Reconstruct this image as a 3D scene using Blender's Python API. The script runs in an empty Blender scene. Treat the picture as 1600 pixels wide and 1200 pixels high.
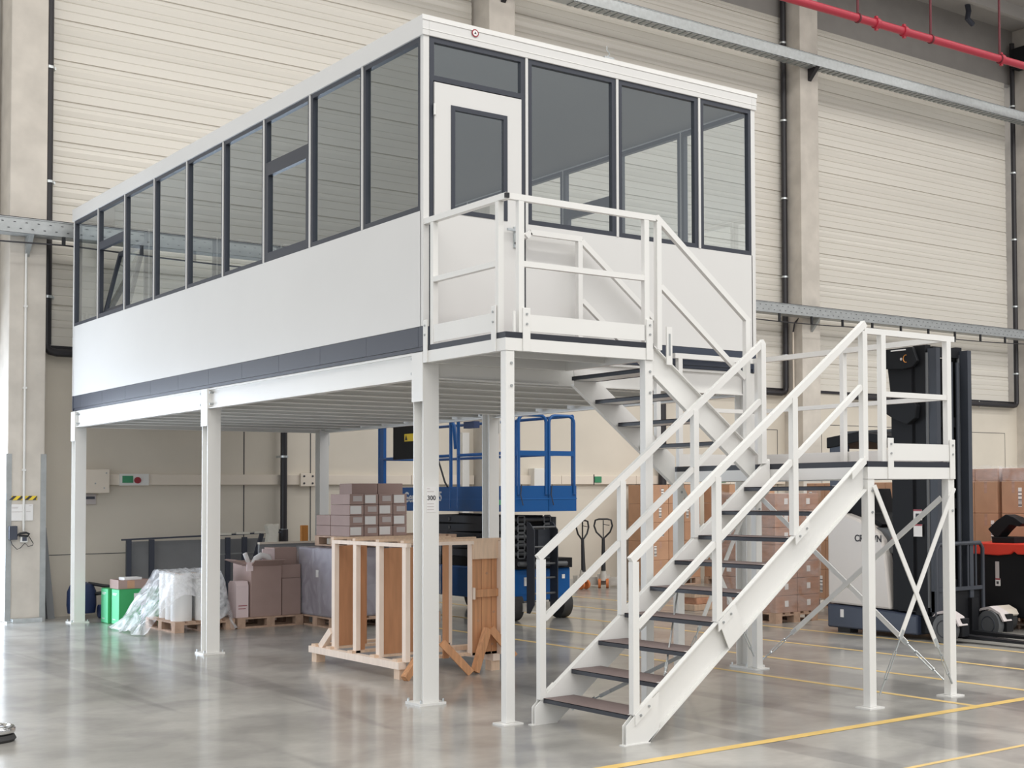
import bpy, bmesh, math, random
from mathutils import Vector, Matrix
random.seed(7)
SC = bpy.context.scene
COL = SC.collection
PI = math.pi

# ------------------------------------------------------------------ camera
yaw, pitch, roll = -0.7041, 0.0330, -0.0070
FPX, PPX, PPY = 2166.56, 1141.87, 698.25
fw = Vector((-math.sin(yaw)*math.cos(pitch), math.cos(yaw)*math.cos(pitch), math.sin(pitch)))
rt = Vector((math.cos(yaw), math.sin(yaw), 0))
up = rt.cross(fw)
rt2 = rt*math.cos(roll) + up*math.sin(roll)
up2 = -rt*math.sin(roll) + up*math.cos(roll)
cam_d = bpy.data.cameras.new('camera')
cam = bpy.data.objects.new('camera', cam_d); COL.objects.link(cam)
M = Matrix(((rt2.x, up2.x, -fw.x, -5.7234), (rt2.y, up2.y, -fw.y, -10.842), (rt2.z, up2.z, -fw.z, 1.8108), (0, 0, 0, 1)))
cam.matrix_world = M
cam_d.sensor_fit = 'HORIZONTAL'; cam_d.sensor_width = 36
cam_d.lens = 36*FPX/1600
cam_d.shift_x = (800-PPX)/1600
cam_d.shift_y = (PPY-600)/1600
cam_d.clip_end = 300
SC.camera = cam

# ------------------------------------------------------------------ world, lights, exposure
w = bpy.data.worlds.new('hall_daylight'); SC.world = w; w.use_nodes = True
bg = w.node_tree.nodes['Background']
bg.inputs[0].default_value = (0.96, 0.97, 1.0, 1); bg.inputs[1].default_value = 0.58
def area(name, loc, rot, sx, sy, power, color=(1, 1, 1)):
    d = bpy.data.lights.new(name, 'AREA'); d.shape = 'RECTANGLE'; d.size = sx; d.size_y = sy
    d.energy = power; d.color = color
    o = bpy.data.objects.new(name, d); COL.objects.link(o); o.location = loc; o.rotation_euler = rot; o.visible_camera = True
    return o
# skylight bands in the roof
for i, (sy, pw) in enumerate(((-16, 2100), (-7, 2200), (1.0, 1650), (7.5, 600))):
    area('skylight', (11, sy, 13.75), (0, 0, 0), 44, 1.4, pw, (1.0, 0.98, 0.95))
# daylight through the open loading door left of the first column
area('loading_door_daylight', (-3.1, 12.3, 1.6), (-PI/2, 0, 0), 4.3, 3.1, 540, (0.74, 0.85, 1.0))
# added fill light at the viewer's left, brightens the floor; no gate stands there
area('left_fill_light', (-12, 3.5, 2.1), (0, -PI/2, 0), 4.0, 11, 230, (0.82, 0.90, 1.0))
# low wide sun added as fill from behind the viewer, lifts the back wall
sd = bpy.data.lights.new('rear_fill_sun', 'SUN'); sd.energy = 0.62; sd.angle = math.radians(50); sd.color = (1.0, 0.985, 0.96)
so = bpy.data.objects.new('rear_fill_sun', sd); COL.objects.link(so); so.location = (-12, -30, 14)
so.rotation_euler = Vector((0.26, 0.93, -0.36)).to_track_quat('-Z', 'Y').to_euler()
SC.view_settings.view_transform = 'Standard'
SC.view_settings.look = 'None'
SC.view_settings.exposure = 0.0
SC.view_settings.gamma = 1.0
SC.view_settings.use_curve_mapping = False
try:
    SC.cycles.use_denoising = True
    SC.cycles.max_bounces = 8; SC.cycles.transparent_max_bounces = 24
    SC.cycles.sample_clamp_indirect = 6
except Exception: pass

# ------------------------------------------------------------------ materials
def lin(c):
    c = c/255
    return c/12.92 if c <= 0.04045 else ((c+0.055)/1.055)**2.4
def rgb(r, g, b): return (lin(r), lin(g), lin(b), 1)
MATS = {}
def mat(name, col, rough=0.5, metal=0.0, var=0.0, scale=3.0, spec=0.5, bump=0.0, stretch=None, col2=None, det=4):
    m = bpy.data.materials.new(name); m.use_nodes = True; nt = m.node_tree
    p = nt.nodes['Principled BSDF']
    p.inputs['Base Color'].default_value = rgb(*col); p.inputs['Roughness'].default_value = rough
    p.inputs['Metallic'].default_value = metal; p.inputs['Specular IOR Level'].default_value = spec
    if var > 0 or bump > 0 or col2:
        tc = nt.nodes.new('ShaderNodeTexCoord'); mp = nt.nodes.new('ShaderNodeMapping')
        no = nt.nodes.new('ShaderNodeTexNoise'); no.inputs['Scale'].default_value = scale; no.inputs['Detail'].default_value = det
        nt.links.new(tc.outputs['Object'], mp.inputs[0]); nt.links.new(mp.outputs[0], no.inputs['Vector'])
        if stretch: mp.inputs['Scale'].default_value = stretch
        if var > 0 or col2:
            r = nt.nodes.new('ShaderNodeValToRGB')
            c = rgb(*col)
            if col2: a, b = rgb(*col2), c
            else: a = tuple(x*(1-var) for x in c[:3])+(1,); b = tuple(min(1, x*(1+var*0.6)) for x in c[:3])+(1,)
            r.color_ramp.elements[0].color = a; r.color_ramp.elements[1].color = b
            r.color_ramp.elements[0].position = 0.33; r.color_ramp.elements[1].position = 0.68
            nt.links.new(no.outputs['Fac'], r.inputs[0]); nt.links.new(r.outputs[0], p.inputs['Base Color'])
        if bump > 0:
            bp = nt.nodes.new('ShaderNodeBump'); bp.inputs['Strength'].default_value = bump; bp.inputs['Distance'].default_value = 0.02
            nt.links.new(no.outputs['Fac'], bp.inputs['Height']); nt.links.new(bp.outputs[0], p.inputs['Normal'])
    MATS[name] = m
    return m
white = mat('white_powder_coat', (227, 226, 222), 0.35, var=0.02, scale=1.5)
panelw = mat('white_wall_panel', (214, 213, 210), 0.38, var=0.02, scale=0.8)
innerg = mat('grey_interior', (150, 149, 145), 0.7)
charcoal = mat('charcoal_frame', (50, 54, 64), 0.45)
charpan = mat('charcoal_panel', (60, 66, 79), 0.30)
deckblk = mat('black_deck_edge', (38, 41, 50), 0.5)
tread_m = mat('brown_tread', (120, 105, 102), 0.6, var=0.08, scale=40)
concrete = mat('column_concrete', (205, 198, 188), 0.85, var=0.12, scale=2.5, bump=0.15)
lowwall = mat('painted_concrete_wall', (216, 208, 194), 0.72, var=0.07, scale=0.7)
siding = mat('cream_metal_siding', (220, 215, 205), 0.28, var=0.03, scale=0.5, stretch=(0.3, 1, 3))
upperp = mat('grey_upper_panel', (150, 146, 142), 0.5, var=0.05)
ceilm = mat('grey_roof_sheet', (175, 172, 168), 0.7)
galv = mat('galvanised_steel', (200, 205, 206), 0.30, 0.8, var=0.10, scale=12)
galvd = mat('dull_galvanised', (172, 175, 175), 0.45, 0.5, var=0.1, scale=8)
chrome = mat('chrome', (215, 215, 215), 0.12, 1.0)
blackpl = mat('black_plastic', (30, 31, 35), 0.45)
blackpipe = mat('black_pipe', (40, 38, 42), 0.4)
rubber = mat('rubber', (58, 58, 58), 0.8)
redpipe = mat('red_pipe_paint', (184, 52, 70), 0.4)
dkred = mat('dark_red_rod', (110, 50, 58), 0.6)
duct = mat('cream_trunking', (228, 217, 202), 0.5)
bluem = mat('lift_blue', (14, 86, 152), 0.35)
bluelt = mat('lift_blue_light', (30, 100, 170), 0.35)
liftgrey = mat('scissor_dark_grey', (56, 60, 68), 0.5, var=0.1)
navy = mat('truck_navy', (48, 56, 74), 0.4)
truckblk = mat('truck_black', (27, 28, 31), 0.55, spec=0.2)
truckgry = mat('truck_grey', (92, 94, 96), 0.5)
truckwh = mat('truck_white', (214, 208, 202), 0.35)
redm = mat('truck_red', (222, 62, 46), 0.4)
wood = mat('pale_pine', (224, 196, 170), 0.7, var=0.10, scale=6, stretch=(6, 6, 0.7))
woodf = mat('pine_edge', (240, 222, 206), 0.7, var=0.06, scale=5, stretch=(4, 4, 0.6))
woodb = mat('brown_ply', (190, 138, 100), 0.7, var=0.10, scale=5, stretch=(5, 5, 0.6))
woodp = mat('orange_pine_plank', (204, 150, 108), 0.65, var=0.18, scale=4, stretch=(9, 9, 0.5))
palw = mat('pallet_wood', (190, 160, 138), 0.8, var=0.18, scale=9)
kraft = mat('brown_carton', (190, 148, 118), 0.75, var=0.10, scale=3)
kraftd = mat('wrapped_brown_carton', (182, 144, 124), 0.45, var=0.14, scale=5, stretch=(1, 1, 4))
taupe = mat('taupe_carton', (166, 142, 134), 0.75, var=0.06, scale=3)
pinkc = mat('pale_pink_carton', (226, 208, 208), 0.7, var=0.04, scale=3)
greyw = mat('grey_wrapped_goods', (150, 143, 152), 0.4, var=0.14, scale=3)
greenb = mat('green_box', (52, 160, 92), 0.5)
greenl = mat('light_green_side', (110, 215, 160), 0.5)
paper = mat('white_paper', (232, 230, 228), 0.6)
labelg = mat('grey_label', (196, 188, 186), 0.6)
ink = mat('dark_ink', (60, 60, 64), 0.6)
yellowl = mat('yellow_floor_paint', (222, 188, 110), 0.45, var=0.10, scale=6)
fadedl = mat('faded_yellow_paint', (218, 188, 124), 0.5, var=0.12, scale=5)
yellow = mat('sign_yellow', (240, 208, 60), 0.5)
greens = mat('sign_green', (60, 140, 100), 0.5)
redb = mat('button_red', (150, 40, 52), 0.4)
oran = mat('orange_cart', (196, 130, 60), 0.6)
wheelo = mat('orange_wheel', (196, 112, 60), 0.5)
boardg = mat('grey_board', (138, 139, 141), 0.7, var=0.06)
steelgr = mat('blue_grey_steel', (66, 70, 82), 0.5)
darkbl = mat('dark_blue_plastic', (44, 60, 98), 0.5)
creamj = mat('cream_foam', (226, 222, 210), 0.8, bump=0.4, scale=20)
jackm = mat('jack_grey', (190, 186, 178), 0.5, var=0.15, scale=12)
rollw = mat('white_roll', (236, 236, 234), 0.5)
copper = mat('pinkish_board', (214, 160, 130), 0.6, var=0.2, scale=8)

def glass_mat(name, tint, refl, rough=0.0):
    m = bpy.data.materials.new(name); m.use_nodes = True; nt = m.node_tree; nt.nodes.clear()
    out = nt.nodes.new('ShaderNodeOutputMaterial'); mx = nt.nodes.new('ShaderNodeMixShader')
    t = nt.nodes.new('ShaderNodeBsdfTransparent'); g = nt.nodes.new('ShaderNodeBsdfGlossy')
    ge = nt.nodes.new('ShaderNodeNewGeometry'); dp = nt.nodes.new('ShaderNodeVectorMath'); dp.operation = 'DOT_PRODUCT'
    nt.links.new(ge.outputs['Incoming'], dp.inputs[0]); nt.links.new(ge.outputs['Normal'], dp.inputs[1])
    def mth(op, a, b=None):
        n = nt.nodes.new('ShaderNodeMath'); n.operation = op
        for i, x in enumerate((a, b)):
            if x is None: continue
            if isinstance(x, (int, float)): n.inputs[i].default_value = x
            else: nt.links.new(x, n.inputs[i])
        return n.outputs[0]
    c1 = mth('SUBTRACT', 1.0, mth('ABSOLUTE', dp.outputs['Value']))
    fr = nt.nodes.new('ShaderNodeMath'); fr.operation = 'MULTIPLY_ADD'
    nt.links.new(mth('POWER', c1, 4.0), fr.inputs[0]); fr.inputs[1].default_value = 0.9; fr.inputs[2].default_value = refl
    t.inputs[0].default_value = (*tint, 1); g.inputs['Roughness'].default_value = rough
    g.inputs['Color'].default_value = (0.90, 0.96, 1.0, 1)
    nt.links.new(fr.outputs[0], mx.inputs[0]); nt.links.new(t.outputs[0], mx.inputs[1]); nt.links.new(g.outputs[0], mx.inputs[2])
    nt.links.new(mx.outputs[0], out.inputs[0])
    return m
glass = glass_mat('window_glass', (0.955, 0.985, 0.98), 0.22)
def film_mat(name, lo, hi, scale, alpha_col=(0.93, 0.94, 0.97, 1)):
    m = bpy.data.materials.new(name); m.use_nodes = True; nt = m.node_tree; nt.nodes.clear()
    out = nt.nodes.new('ShaderNodeOutputMaterial'); mx = nt.nodes.new('ShaderNodeMixShader')
    t = nt.nodes.new('ShaderNodeBsdfTransparent'); p = nt.nodes.new('ShaderNodeBsdfPrincipled')
    p.inputs['Base Color'].default_value = alpha_col; p.inputs['Roughness'].default_value = 0.22
    tc = nt.nodes.new('ShaderNodeTexCoord'); no = nt.nodes.new('ShaderNodeTexNoise'); no.inputs['Scale'].default_value = scale
    no.inputs['Detail'].default_value = 5; no.inputs['Distortion'].default_value = 1.5
    mp = nt.nodes.new('ShaderNodeMapRange'); mp.inputs[1].default_value = 0.35; mp.inputs[2].default_value = 0.7
    mp.inputs[3].default_value = lo; mp.inputs[4].default_value = hi
    bp = nt.nodes.new('ShaderNodeBump'); bp.inputs['Strength'].default_value = 0.35; bp.inputs['Distance'].default_value = 0.03
    nt.links.new(tc.outputs['Object'], no.inputs['Vector']); nt.links.new(no.outputs['Fac'], mp.inputs[0])
    nt.links.new(no.outputs['Fac'], bp.inputs['Height']); nt.links.new(bp.outputs[0], p.inputs['Normal'])
    nt.links.new(mp.outputs[0], mx.inputs[0]); nt.links.new(t.outputs[0], mx.inputs[1]); nt.links.new(p.outputs[0], mx.inputs[2])
    nt.links.new(mx.outputs[0], out.inputs[0])
    return m
film = film_mat('stretch_film', 0.02, 0.22, 4)
drape = film_mat('plastic_drape', 0.12, 0.75, 5)
def emit(name, col, s):
    m = bpy.data.materials.new(name); m.use_nodes = True
    p = m.node_tree.nodes['Principled BSDF']; p.inputs['Emission Color'].default_value = (*col, 1); p.inputs['Emission Strength'].default_value = s
    return m
lampm = emit('lamp_tube', (1, 0.98, 0.95), 2.2)

# polished floor
TRK = 0.06
fl = bpy.data.materials.new('polished_concrete_floor'); fl.use_nodes = True
nt = fl.node_tree; P = nt.nodes['Principled BSDF']
tc = nt.nodes.new('ShaderNodeTexCoord')
def noise(scale, det, st, rot=0, dist=0.0):
    mp = nt.nodes.new('ShaderNodeMapping'); mp.inputs['Scale'].default_value = st; mp.inputs['Rotation'].default_value = (0, 0, rot)
    n = nt.nodes.new('ShaderNodeTexNoise'); n.inputs['Scale'].default_value = scale; n.inputs['Detail'].default_value = det; n.inputs['Distortion'].default_value = dist
    nt.links.new(tc.outputs['Object'], mp.inputs[0]); nt.links.new(mp.outputs[0], n.inputs['Vector'])
    return n
def ramp(n, a, b, pa, pb):
    r = nt.nodes.new('ShaderNodeValToRGB'); r.color_ramp.elements[0].color = a; r.color_ramp.elements[1].color = b
    r.color_ramp.elements[0].position = pa; r.color_ramp.elements[1].position = pb
    nt.links.new(n.outputs['Fac'], r.inputs[0]); return r
def mixc(a, b, f=None, blend='MULTIPLY', fac=1.0):
    m = nt.nodes.new('ShaderNodeMixRGB'); m.blend_type = blend; m.inputs[0].default_value = fac
    nt.links.new(a.outputs[0], m.inputs[1]); nt.links.new(b.outputs[0], m.inputs[2]); return m
n1 = noise(0.55, 6, (1, 1, 1)); n2 = noise(1.3, 5, (1, 1, 1), 0.4, 0.6); n3 = noise(14, 4, (1, 1, 1))
r1 = ramp(n1, rgb(156, 154, 148), rgb(188, 185, 178), 0.32, 0.68)
r2 = ramp(n2, (0.76, 0.76, 0.77, 1), (1, 1, 1, 1), 0.38, 0.56)
r3 = ramp(n3, (0.93, 0.93, 0.93, 1), (1, 1, 1, 1), 0.3, 0.6)
n4 = noise(0.55, 3, (2.6, 0.16, 1), TRK, 0.7)      # long dark tyre marks
r4 = ramp(n4, (1, 1, 1, 1), (0.74, 0.74, 0.75, 1), 0.58, 0.63)
n5 = noise(3.2, 6, (1, 1, 1), 0, 0.4)
r5 = ramp(n5, (0.90, 0.90, 0.90, 1), (1, 1, 1, 1), 0.35, 0.6)
c = mixc(mixc(mixc(mixc(r1, r2), r3), r4), r5)
nt.links.new(c.outputs[0], P.inputs['Base Color'])
rr = nt.nodes.new('ShaderNodeMapRange'); rr.inputs[1].default_value = 0.35; rr.inputs[2].default_value = 0.65
rr.inputs[3].default_value = 0.34; rr.inputs[4].default_value = 0.46
nt.links.new(n1.outputs['Fac'], rr.inputs[0]); nt.links.new(rr.outputs[0], P.inputs['Roughness'])
P.inputs['Specular IOR Level'].default_value = 0.75
P.inputs['Coat Weight'].default_value = 0.55; P.inputs['Coat Roughness'].default_value = 0.13
floor_m = fl

# barcode label
bl = bpy.data.materials.new('barcode_label'); bl.use_nodes = True
nb = bl.node_tree; pb = nb.nodes['Principled BSDF']; tb = nb.nodes.new('ShaderNodeTexCoord')
wv = nb.nodes.new('ShaderNodeTexNoise'); wv.inputs['Scale'].default_value = 1.0; wv.inputs['Detail'].default_value = 0
mb = nb.nodes.new('ShaderNodeMapping'); mb.inputs['Scale'].default_value = (0.01, 0.01, 60)
cr = nb.nodes.new('ShaderNodeValToRGB'); cr.color_ramp.interpolation = 'CONSTANT'
cr.color_ramp.elements[0].color = rgb(70, 66, 64); cr.color_ramp.elements[1].color = rgb(236, 232, 228); cr.color_ramp.elements[1].position = 0.49
nb.links.new(tb.outputs['Object'], mb.inputs[0]); nb.links.new(mb.outputs[0], wv.inputs['Vector'])
nb.links.new(wv.outputs['Fac'], cr.inputs[0]); nb.links.new(cr.outputs[0], pb.inputs['Base Color'])

# ------------------------------------------------------------------ geometry helpers
OFF = {}
class G:
    def __init__(s): s.v = []; s.f = []
    def add(s, vs, fs):
        n = len(s.v); s.v += [tuple(x) for x in vs]; s.f += [tuple(i+n for i in f) for f in fs]; return s
    def box(s, x0, x1, y0, y1, z0, z1):
        return s.add([(x0,y0,z0),(x1,y0,z0),(x1,y1,z0),(x0,y1,z0),(x0,y0,z1),(x1,y0,z1),(x1,y1,z1),(x0,y1,z1)],
                     [(0,3,2,1),(4,5,6,7),(0,1,5,4),(1,2,6,5),(2,3,7,6),(3,0,4,7)])
    def prism(s, poly, ax, a, b):
        def mk(u, v, t): return (t,u,v) if ax == 'x' else ((u,t,v) if ax == 'y' else (u,v,t))
        n = len(poly)
        vs = [mk(u,v,a) for u,v in poly]+[mk(u,v,b) for u,v in poly]
        return s.add(vs, [tuple(range(n)), tuple(range(2*n-1, n-1, -1))]+[(i,(i+1)%n,(i+1)%n+n,i+n) for i in range(n)])
    def bar(s, p, q, w=0.04, h=0.04, upv=(0,0,1)):
        p, q = Vector(p), Vector(q); d = (q-p).normalized(); u = Vector(upv)
        if abs(d.dot(u)) > 0.99: u = Vector((0,1,0))
        sd = d.cross(u).normalized(); uu = sd.cross(d).normalized()
        vs = [c+sd*a*w/2+uu*b*h/2 for c in (p,q) for a,b in ((-1,-1),(1,-1),(1,1),(-1,1))]
        return s.add(vs, [(0,3,2,1),(4,5,6,7),(0,1,5,4),(1,2,6,5),(2,3,7,6),(3,0,4,7)])
    def cyl(s, p, q, r, n=18, r2=None):
        p, q = Vector(p), Vector(q); r2 = r if r2 is None else r2; d = (q-p).normalized()
        u = Vector((0,0,1)) if abs(d.z) < 0.9 else Vector((1,0,0)); a = d.cross(u).normalized(); b = a.cross(d)
        vs = []
        for c, rad in ((p,r),(q,r2)):
            for i in range(n):
                t = 2*PI*i/n; vs.append(c+a*math.cos(t)*rad+b*math.sin(t)*rad)
        return s.add(vs, [tuple(range(n-1,-1,-1)), tuple(range(n,2*n))]+[(i,(i+1)%n,(i+1)%n+n,i+n) for i in range(n)])
    def tube(s, pts, r, n=8, closed=False):
        pts = [Vector(p) for p in pts]; m = len(pts); rings = []
        ref = None
        for i, p in enumerate(pts):
            if closed: d = (pts[(i+1)%m]-pts[i-1]).normalized()
            else: d = (pts[min(i+1,m-1)]-pts[max(i-1,0)]).normalized()
            if ref is None: ref = Vector((0,0,1)) if abs(d.z) < 0.8 else Vector((1,0,0))
            a = (ref-d*ref.dot(d)).normalized(); ref = a; b = d.cross(a)
            rings.append([p+a*math.cos(2*PI*k/n)*r+b*math.sin(2*PI*k/n)*r for k in range(n)])
        vs = [v for ring in rings for v in ring]; fs = []
        for i in range(m if closed else m-1):
            j = (i+1)%m
            for k in range(n): fs.append((i*n+k, i*n+(k+1)%n, j*n+(k+1)%n, j*n+k))
        if not closed: fs += [tuple(range(n-1,-1,-1)), tuple((m-1)*n+k for k in range(n))]
        return s.add(vs, fs)
    def lathe(s, prof, c, n=24):
        vs = []; m = len(prof)
        for i in range(n):
            t = 2*PI*i/n
            for r, z in prof: vs.append((c[0]+r*math.cos(t), c[1]+r*math.sin(t), c[2]+z))
        fs = []
        for i in range(n):
            j = (i+1)%n
            for k in range(m-1): fs.append((i*m+k, j*m+k, j*m+k+1, i*m+k+1))
        return s.add(vs, fs)
    def make(s, name, m, parent=None, bevel=0, smooth=False):
        me = bpy.data.meshes.new(name); off = OFF.get(parent.name, Vector((0,0,0))) if parent else Vector((0,0,0))
        me.from_pydata([tuple(Vector(v)-off) for v in s.v], [], s.f)
        b = bmesh.new(); b.from_mesh(me); bmesh.ops.recalc_face_normals(b, faces=b.faces); b.to_mesh(me); b.free()
        me.materials.append(m)
        if smooth:
            me.polygons.foreach_set('use_smooth', [True]*len(me.polygons)); me.set_sharp_from_angle(angle=0.7)
        o = bpy.data.objects.new(name, me); COL.objects.link(o)
        if parent: o.parent = parent
        OFF[o.name] = off
        if bevel:
            bv = o.modifiers.new('bevel', 'BEVEL'); bv.width = bevel; bv.segments = 2; bv.limit_method = 'ANGLE'
        return o
def tag(o, label, cat, group=None, kind=None):
    if label: o['label'] = label
    if cat: o['category'] = cat
    if group: o['group'] = group
    if kind: o['kind'] = kind
    return o
def T(name, label, cat, loc=(0,0,0), group=None, rz=0):
    o = bpy.data.objects.new(name, None); COL.objects.link(o); o.location = loc; o.rotation_euler = (0,0,rz)
    o.empty_display_size = 0.1
    OFF[o.name] = Vector(loc)
    return tag(o, label, cat, group)
def local(o): OFF[o.name] = Vector((0,0,0)); return o
def bx(name, m, parent, *b, bevel=0): return G().box(*b).make(name, m, parent, bevel)
def rod(name, m, parent, p, q, w=0.04, h=0.04): return G().bar(p, q, w, h).make(name, m, parent)
def struct(o): o['kind'] = 'structure'; return o
def copy_tree(o, parent=None):
    c = o.copy(); COL.objects.link(c)
    if parent: c.parent = parent
    for ch in list(o.children): copy_tree(ch, c)
    return c
def text(s, size, m, parent, loc, rot, name='lettering', depth=0.002, align='LEFT'):
    cu = bpy.data.curves.new(name, 'FONT'); cu.body = s; cu.size = size; cu.extrude = depth; cu.align_x = align; cu.offset = size*0.022
    tmp = bpy.data.objects.new(name+'_source', cu)
    me = bpy.data.meshes.new_from_object(tmp); bpy.data.objects.remove(tmp)
    me.materials.clear(); me.materials.append(m)
    o = bpy.data.objects.new(name, me); COL.objects.link(o); o.parent = parent
    off = OFF.get(parent.name, Vector((0,0,0)))
    o.location = Vector(loc)-off; o.rotation_euler = rot
    OFF[o.name] = off
    return o
RX, RY = (PI/2, 0, 0), (PI/2, 0, -PI/2)      # text facing -Y, text facing -X

# ================================================================== SETTING
WY = 11.9
struct(bx('floor', floor_m, None, -16, 40, -24, WY+0.3, -0.2, 0.0))
wall = struct(G().box(-0.75, 36, WY, WY+0.3, 0, 4.12).make('wall_back', lowwall))
# grooves between the concrete wall slabs
for x in (3.0, 4.15, 11.2): bx('slab_joint', ink, wall, x-0.008, x+0.008, WY-0.004, WY+0.001, 0.02, 4.05)
for x0, x1, z0, z1 in ((20.6, 22.9, 0.3, 3.3), (14.2, 14.95, 0.3, 3.2), (16.3, 19.0, 0.3, 3.35), (0.45, 2.6, 0.94, 3.6)):
    g = G()
    for b in ((x0, x1, z1-0.012, z1), (x0, x0+0.012, z0, z1), (x1-0.012, x1, z0, z1)): g.box(b[0], b[1], WY-0.004, WY+0.001, b[2], b[3])
    g.make('panel_groove', ink, wall)
bx('slab_joint', ink, wall, -0.2, 2.6, WY-0.004, WY+0.001, 0.93, 0.94)
# sheet metal cassette siding, one sheet stack per bay
prof = []
z = 4.12
PITCH = 0.315
zz = 4.12; k = 0
while zz < 12.44:
    H = min(0.63, 12.45-zz); y_ = WY-0.05
    prof += [(y_, zz), (y_, zz+H*0.20), (y_+0.008, zz+H*0.215), (y_, zz+H*0.235), (y_, zz+H*0.42), (y_+0.012, zz+H*0.435), (y_, zz+H*0.455),
             (y_-0.006, zz+H*0.53), (y_, zz+H*0.60), (y_+0.008, zz+H*0.615), (y_, zz+H*0.635), (y_-0.008, zz+H*0.76), (y_, zz+H*0.84), (y_+0.007, zz+H*0.855), (y_, zz+H*0.875),
             (y_, zz+H*0.955), (y_+0.028, zz+H*0.965), (y_+0.028, zz+H*0.995)]
    zz += H
poly = prof+[(WY+0.1, 12.45), (WY+0.1, 4.12)]
for x0, x1 in ((-14, -0.75), (-0.05, 7.25), (7.9, 15.12), (15.72, 23.0), (23.6, 36)):
    G().prism(poly, 'x', x0, x1).make('siding_sheets', siding, wall)
bx('upper_panel', upperp, wall, -14, 36, WY-0.02, WY+0.2, 12.45, 13.9)
bx('siding_base_rail', blackpipe, wall, -0.1, 36, WY-0.04, WY, 4.06, 4.12)
# loading door bay left of the first column: piece above the door and piece far left
struct(bx('wall_back_lintel', lowwall, None, -14, -0.75, WY, WY+0.3, 3.85, 4.12))
struct(bx('wall_back_left', lowwall, None, -14, -5.3, WY, WY+0.3, 0, 3.85))
# roof
ceil = struct(bx('ceiling', ceilm, None, -14, 36, -6, WY+0.2, 13.9, 14.1))
for y in (10.6, 7.4, 4.2): bx('roof_purlin', ceilm, ceil, 14, 36, y-0.06, y+0.06, 13.6, 13.9)
# floor lines
def fline(n, m, pts, wdt, z=0.002):
    g = G()
    for p, q in zip(pts, pts[1:]):
        p, q = Vector((*p, z)), Vector((*q, z)); d = (q-p).normalized(); s = Vector((-d.y, d.x, 0))*wdt/2
        g.add([p-s, q-s, q+s, p+s], [(0,1,2,3)])
    o = g.make('trim_%d' % n, m); o['kind'] = 'structure'; return o
fline(1, yellowl, [(-3.5, -3.30), (8.0, -3.21)], 0.11)
for i, (x, y1) in enumerate(((3.44, 8.5), (4.49, 9.5), (5.65, 10.5), (6.84, 10.8), (8.0, 10.8))):
    fline(i+2, fadedl, [(x, -3.2), (x+0.03, y1)], 0.07, 0.0015)
fline(7, fadedl, [(0.6, -4.62), (9, -4.60)], 0.05, 0.0015)

# ================================================================== CONCRETE COLUMNS
where = ['at the far left beside the bright doorway', 'rising behind the roof of the white office', 'behind the stairs, right of the office', 'at the right edge of the picture']
for i, x1 in enumerate((-0.20, 7.86, 15.72, 23.95)):
    if i == 0:
        c = T('concrete_column', 'tall square concrete column '+where[i], 'column', (x1-0.25, 11.6, 0))
        G().box(x1-0.50, x1, 11.3, WY+0.3, 0, 13.9).make('shaft', concrete, c, 0.012)
        for a, b in ((x1-0.52, x1-0.445), (x1-0.055, x1+0.02)):
            bx('corner_guard', galvd, c, a, b, 11.285, 11.31, 0.0, 2.45)
        G().box(x1-0.52, x1-0.42, 11.16, 11.285, 0, 0.025).box(x1-0.45, x1-0.06, 11.12, 11.285, 0.0, 0.06).make('kerb_bar', galv, c)
    else:
        o = G().box(x1-0.55, x1, 11.3, WY+0.3, 0, 13.9).make('concrete_column', concrete, None, 0.012)
        tag(o, 'tall square concrete column '+where[i], 'column')

# things fixed on the left column
o = T('conduit_pipe', 'thin pale vertical conduit running down the left concrete column', 'conduit', (-0.485, 11.27, 1.3))
G().cyl((-0.485, 11.27, 1.32), (-0.485, 11.27, 5.5), 0.016).make('tube', white, o, smooth=True)
for z in (2.2, 3.4, 4.6): bx('clip', white, o, -0.51, -0.46, 11.25, 11.30, z, z+0.03)
o = T('hazard_tape_strip', 'black and yellow diagonal hazard strip on the left column', 'warning strip', (-0.49, 11.29, 1.8))
bx('backing', yellow, o, -0.68, -0.30, 11.288, 11.296, 1.775, 1.835)
for k in range(4):
    a = -0.68+k*0.105
    G().prism([(a-0.0, 1.775), (a+0.045, 1.775), (min(a+0.105, -0.30), 1.835), (a+0.06, 1.835)], 'y', 11.283, 11.289).make('black_stripe', ink, o)
o = T('notice_board', 'white notice sheet under the hazard strip on the left column', 'notice', (-0.52, 11.29, 1.6))
bx('sheet', paper, o, -0.665, -0.355, 11.286, 11.296, 1.475, 1.715)
for (a, b, z) in ((-0.64, -0.55, 1.67), (-0.64, -0.56, 1.655), (-0.64, -0.49, 1.60), (-0.45, -0.39, 1.60), (-0.41, -0.375, 1.69)):
    bx('text_line', labelg, o, a, b, 11.284, 11.287, z, z+0.007)
o = T('wall_socket', 'white square wall socket at the lower end of the conduit', 'socket', (-0.48, 11.28, 1.2))
bx('housing', white, o, -0.53, -0.435, 11.23, 11.30, 1.16, 1.26, bevel=0.008); bx('cover', steelgr, o, -0.51, -0.45, 11.22, 11.232, 1.18, 1.235, bevel=0.004)
o = T('control_box', 'small black box with a lead hanging on the left column', 'box', (-0.62, 11.27, 1.3))
bx('housing', steelgr, o, -0.685, -0.575, 11.22, 11.30, 1.20, 1.40, bevel=0.008)
G().tube([(-0.58, 11.24, 1.26), (-0.54, 11.22, 1.29), (-0.46, 11.22, 1.30), (-0.42, 11.22, 1.28), (-0.44, 11.22, 1.25), (-0.55, 11.22, 1.26)], 0.016).make('cable_loop', blackpl, o, smooth=True)
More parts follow.
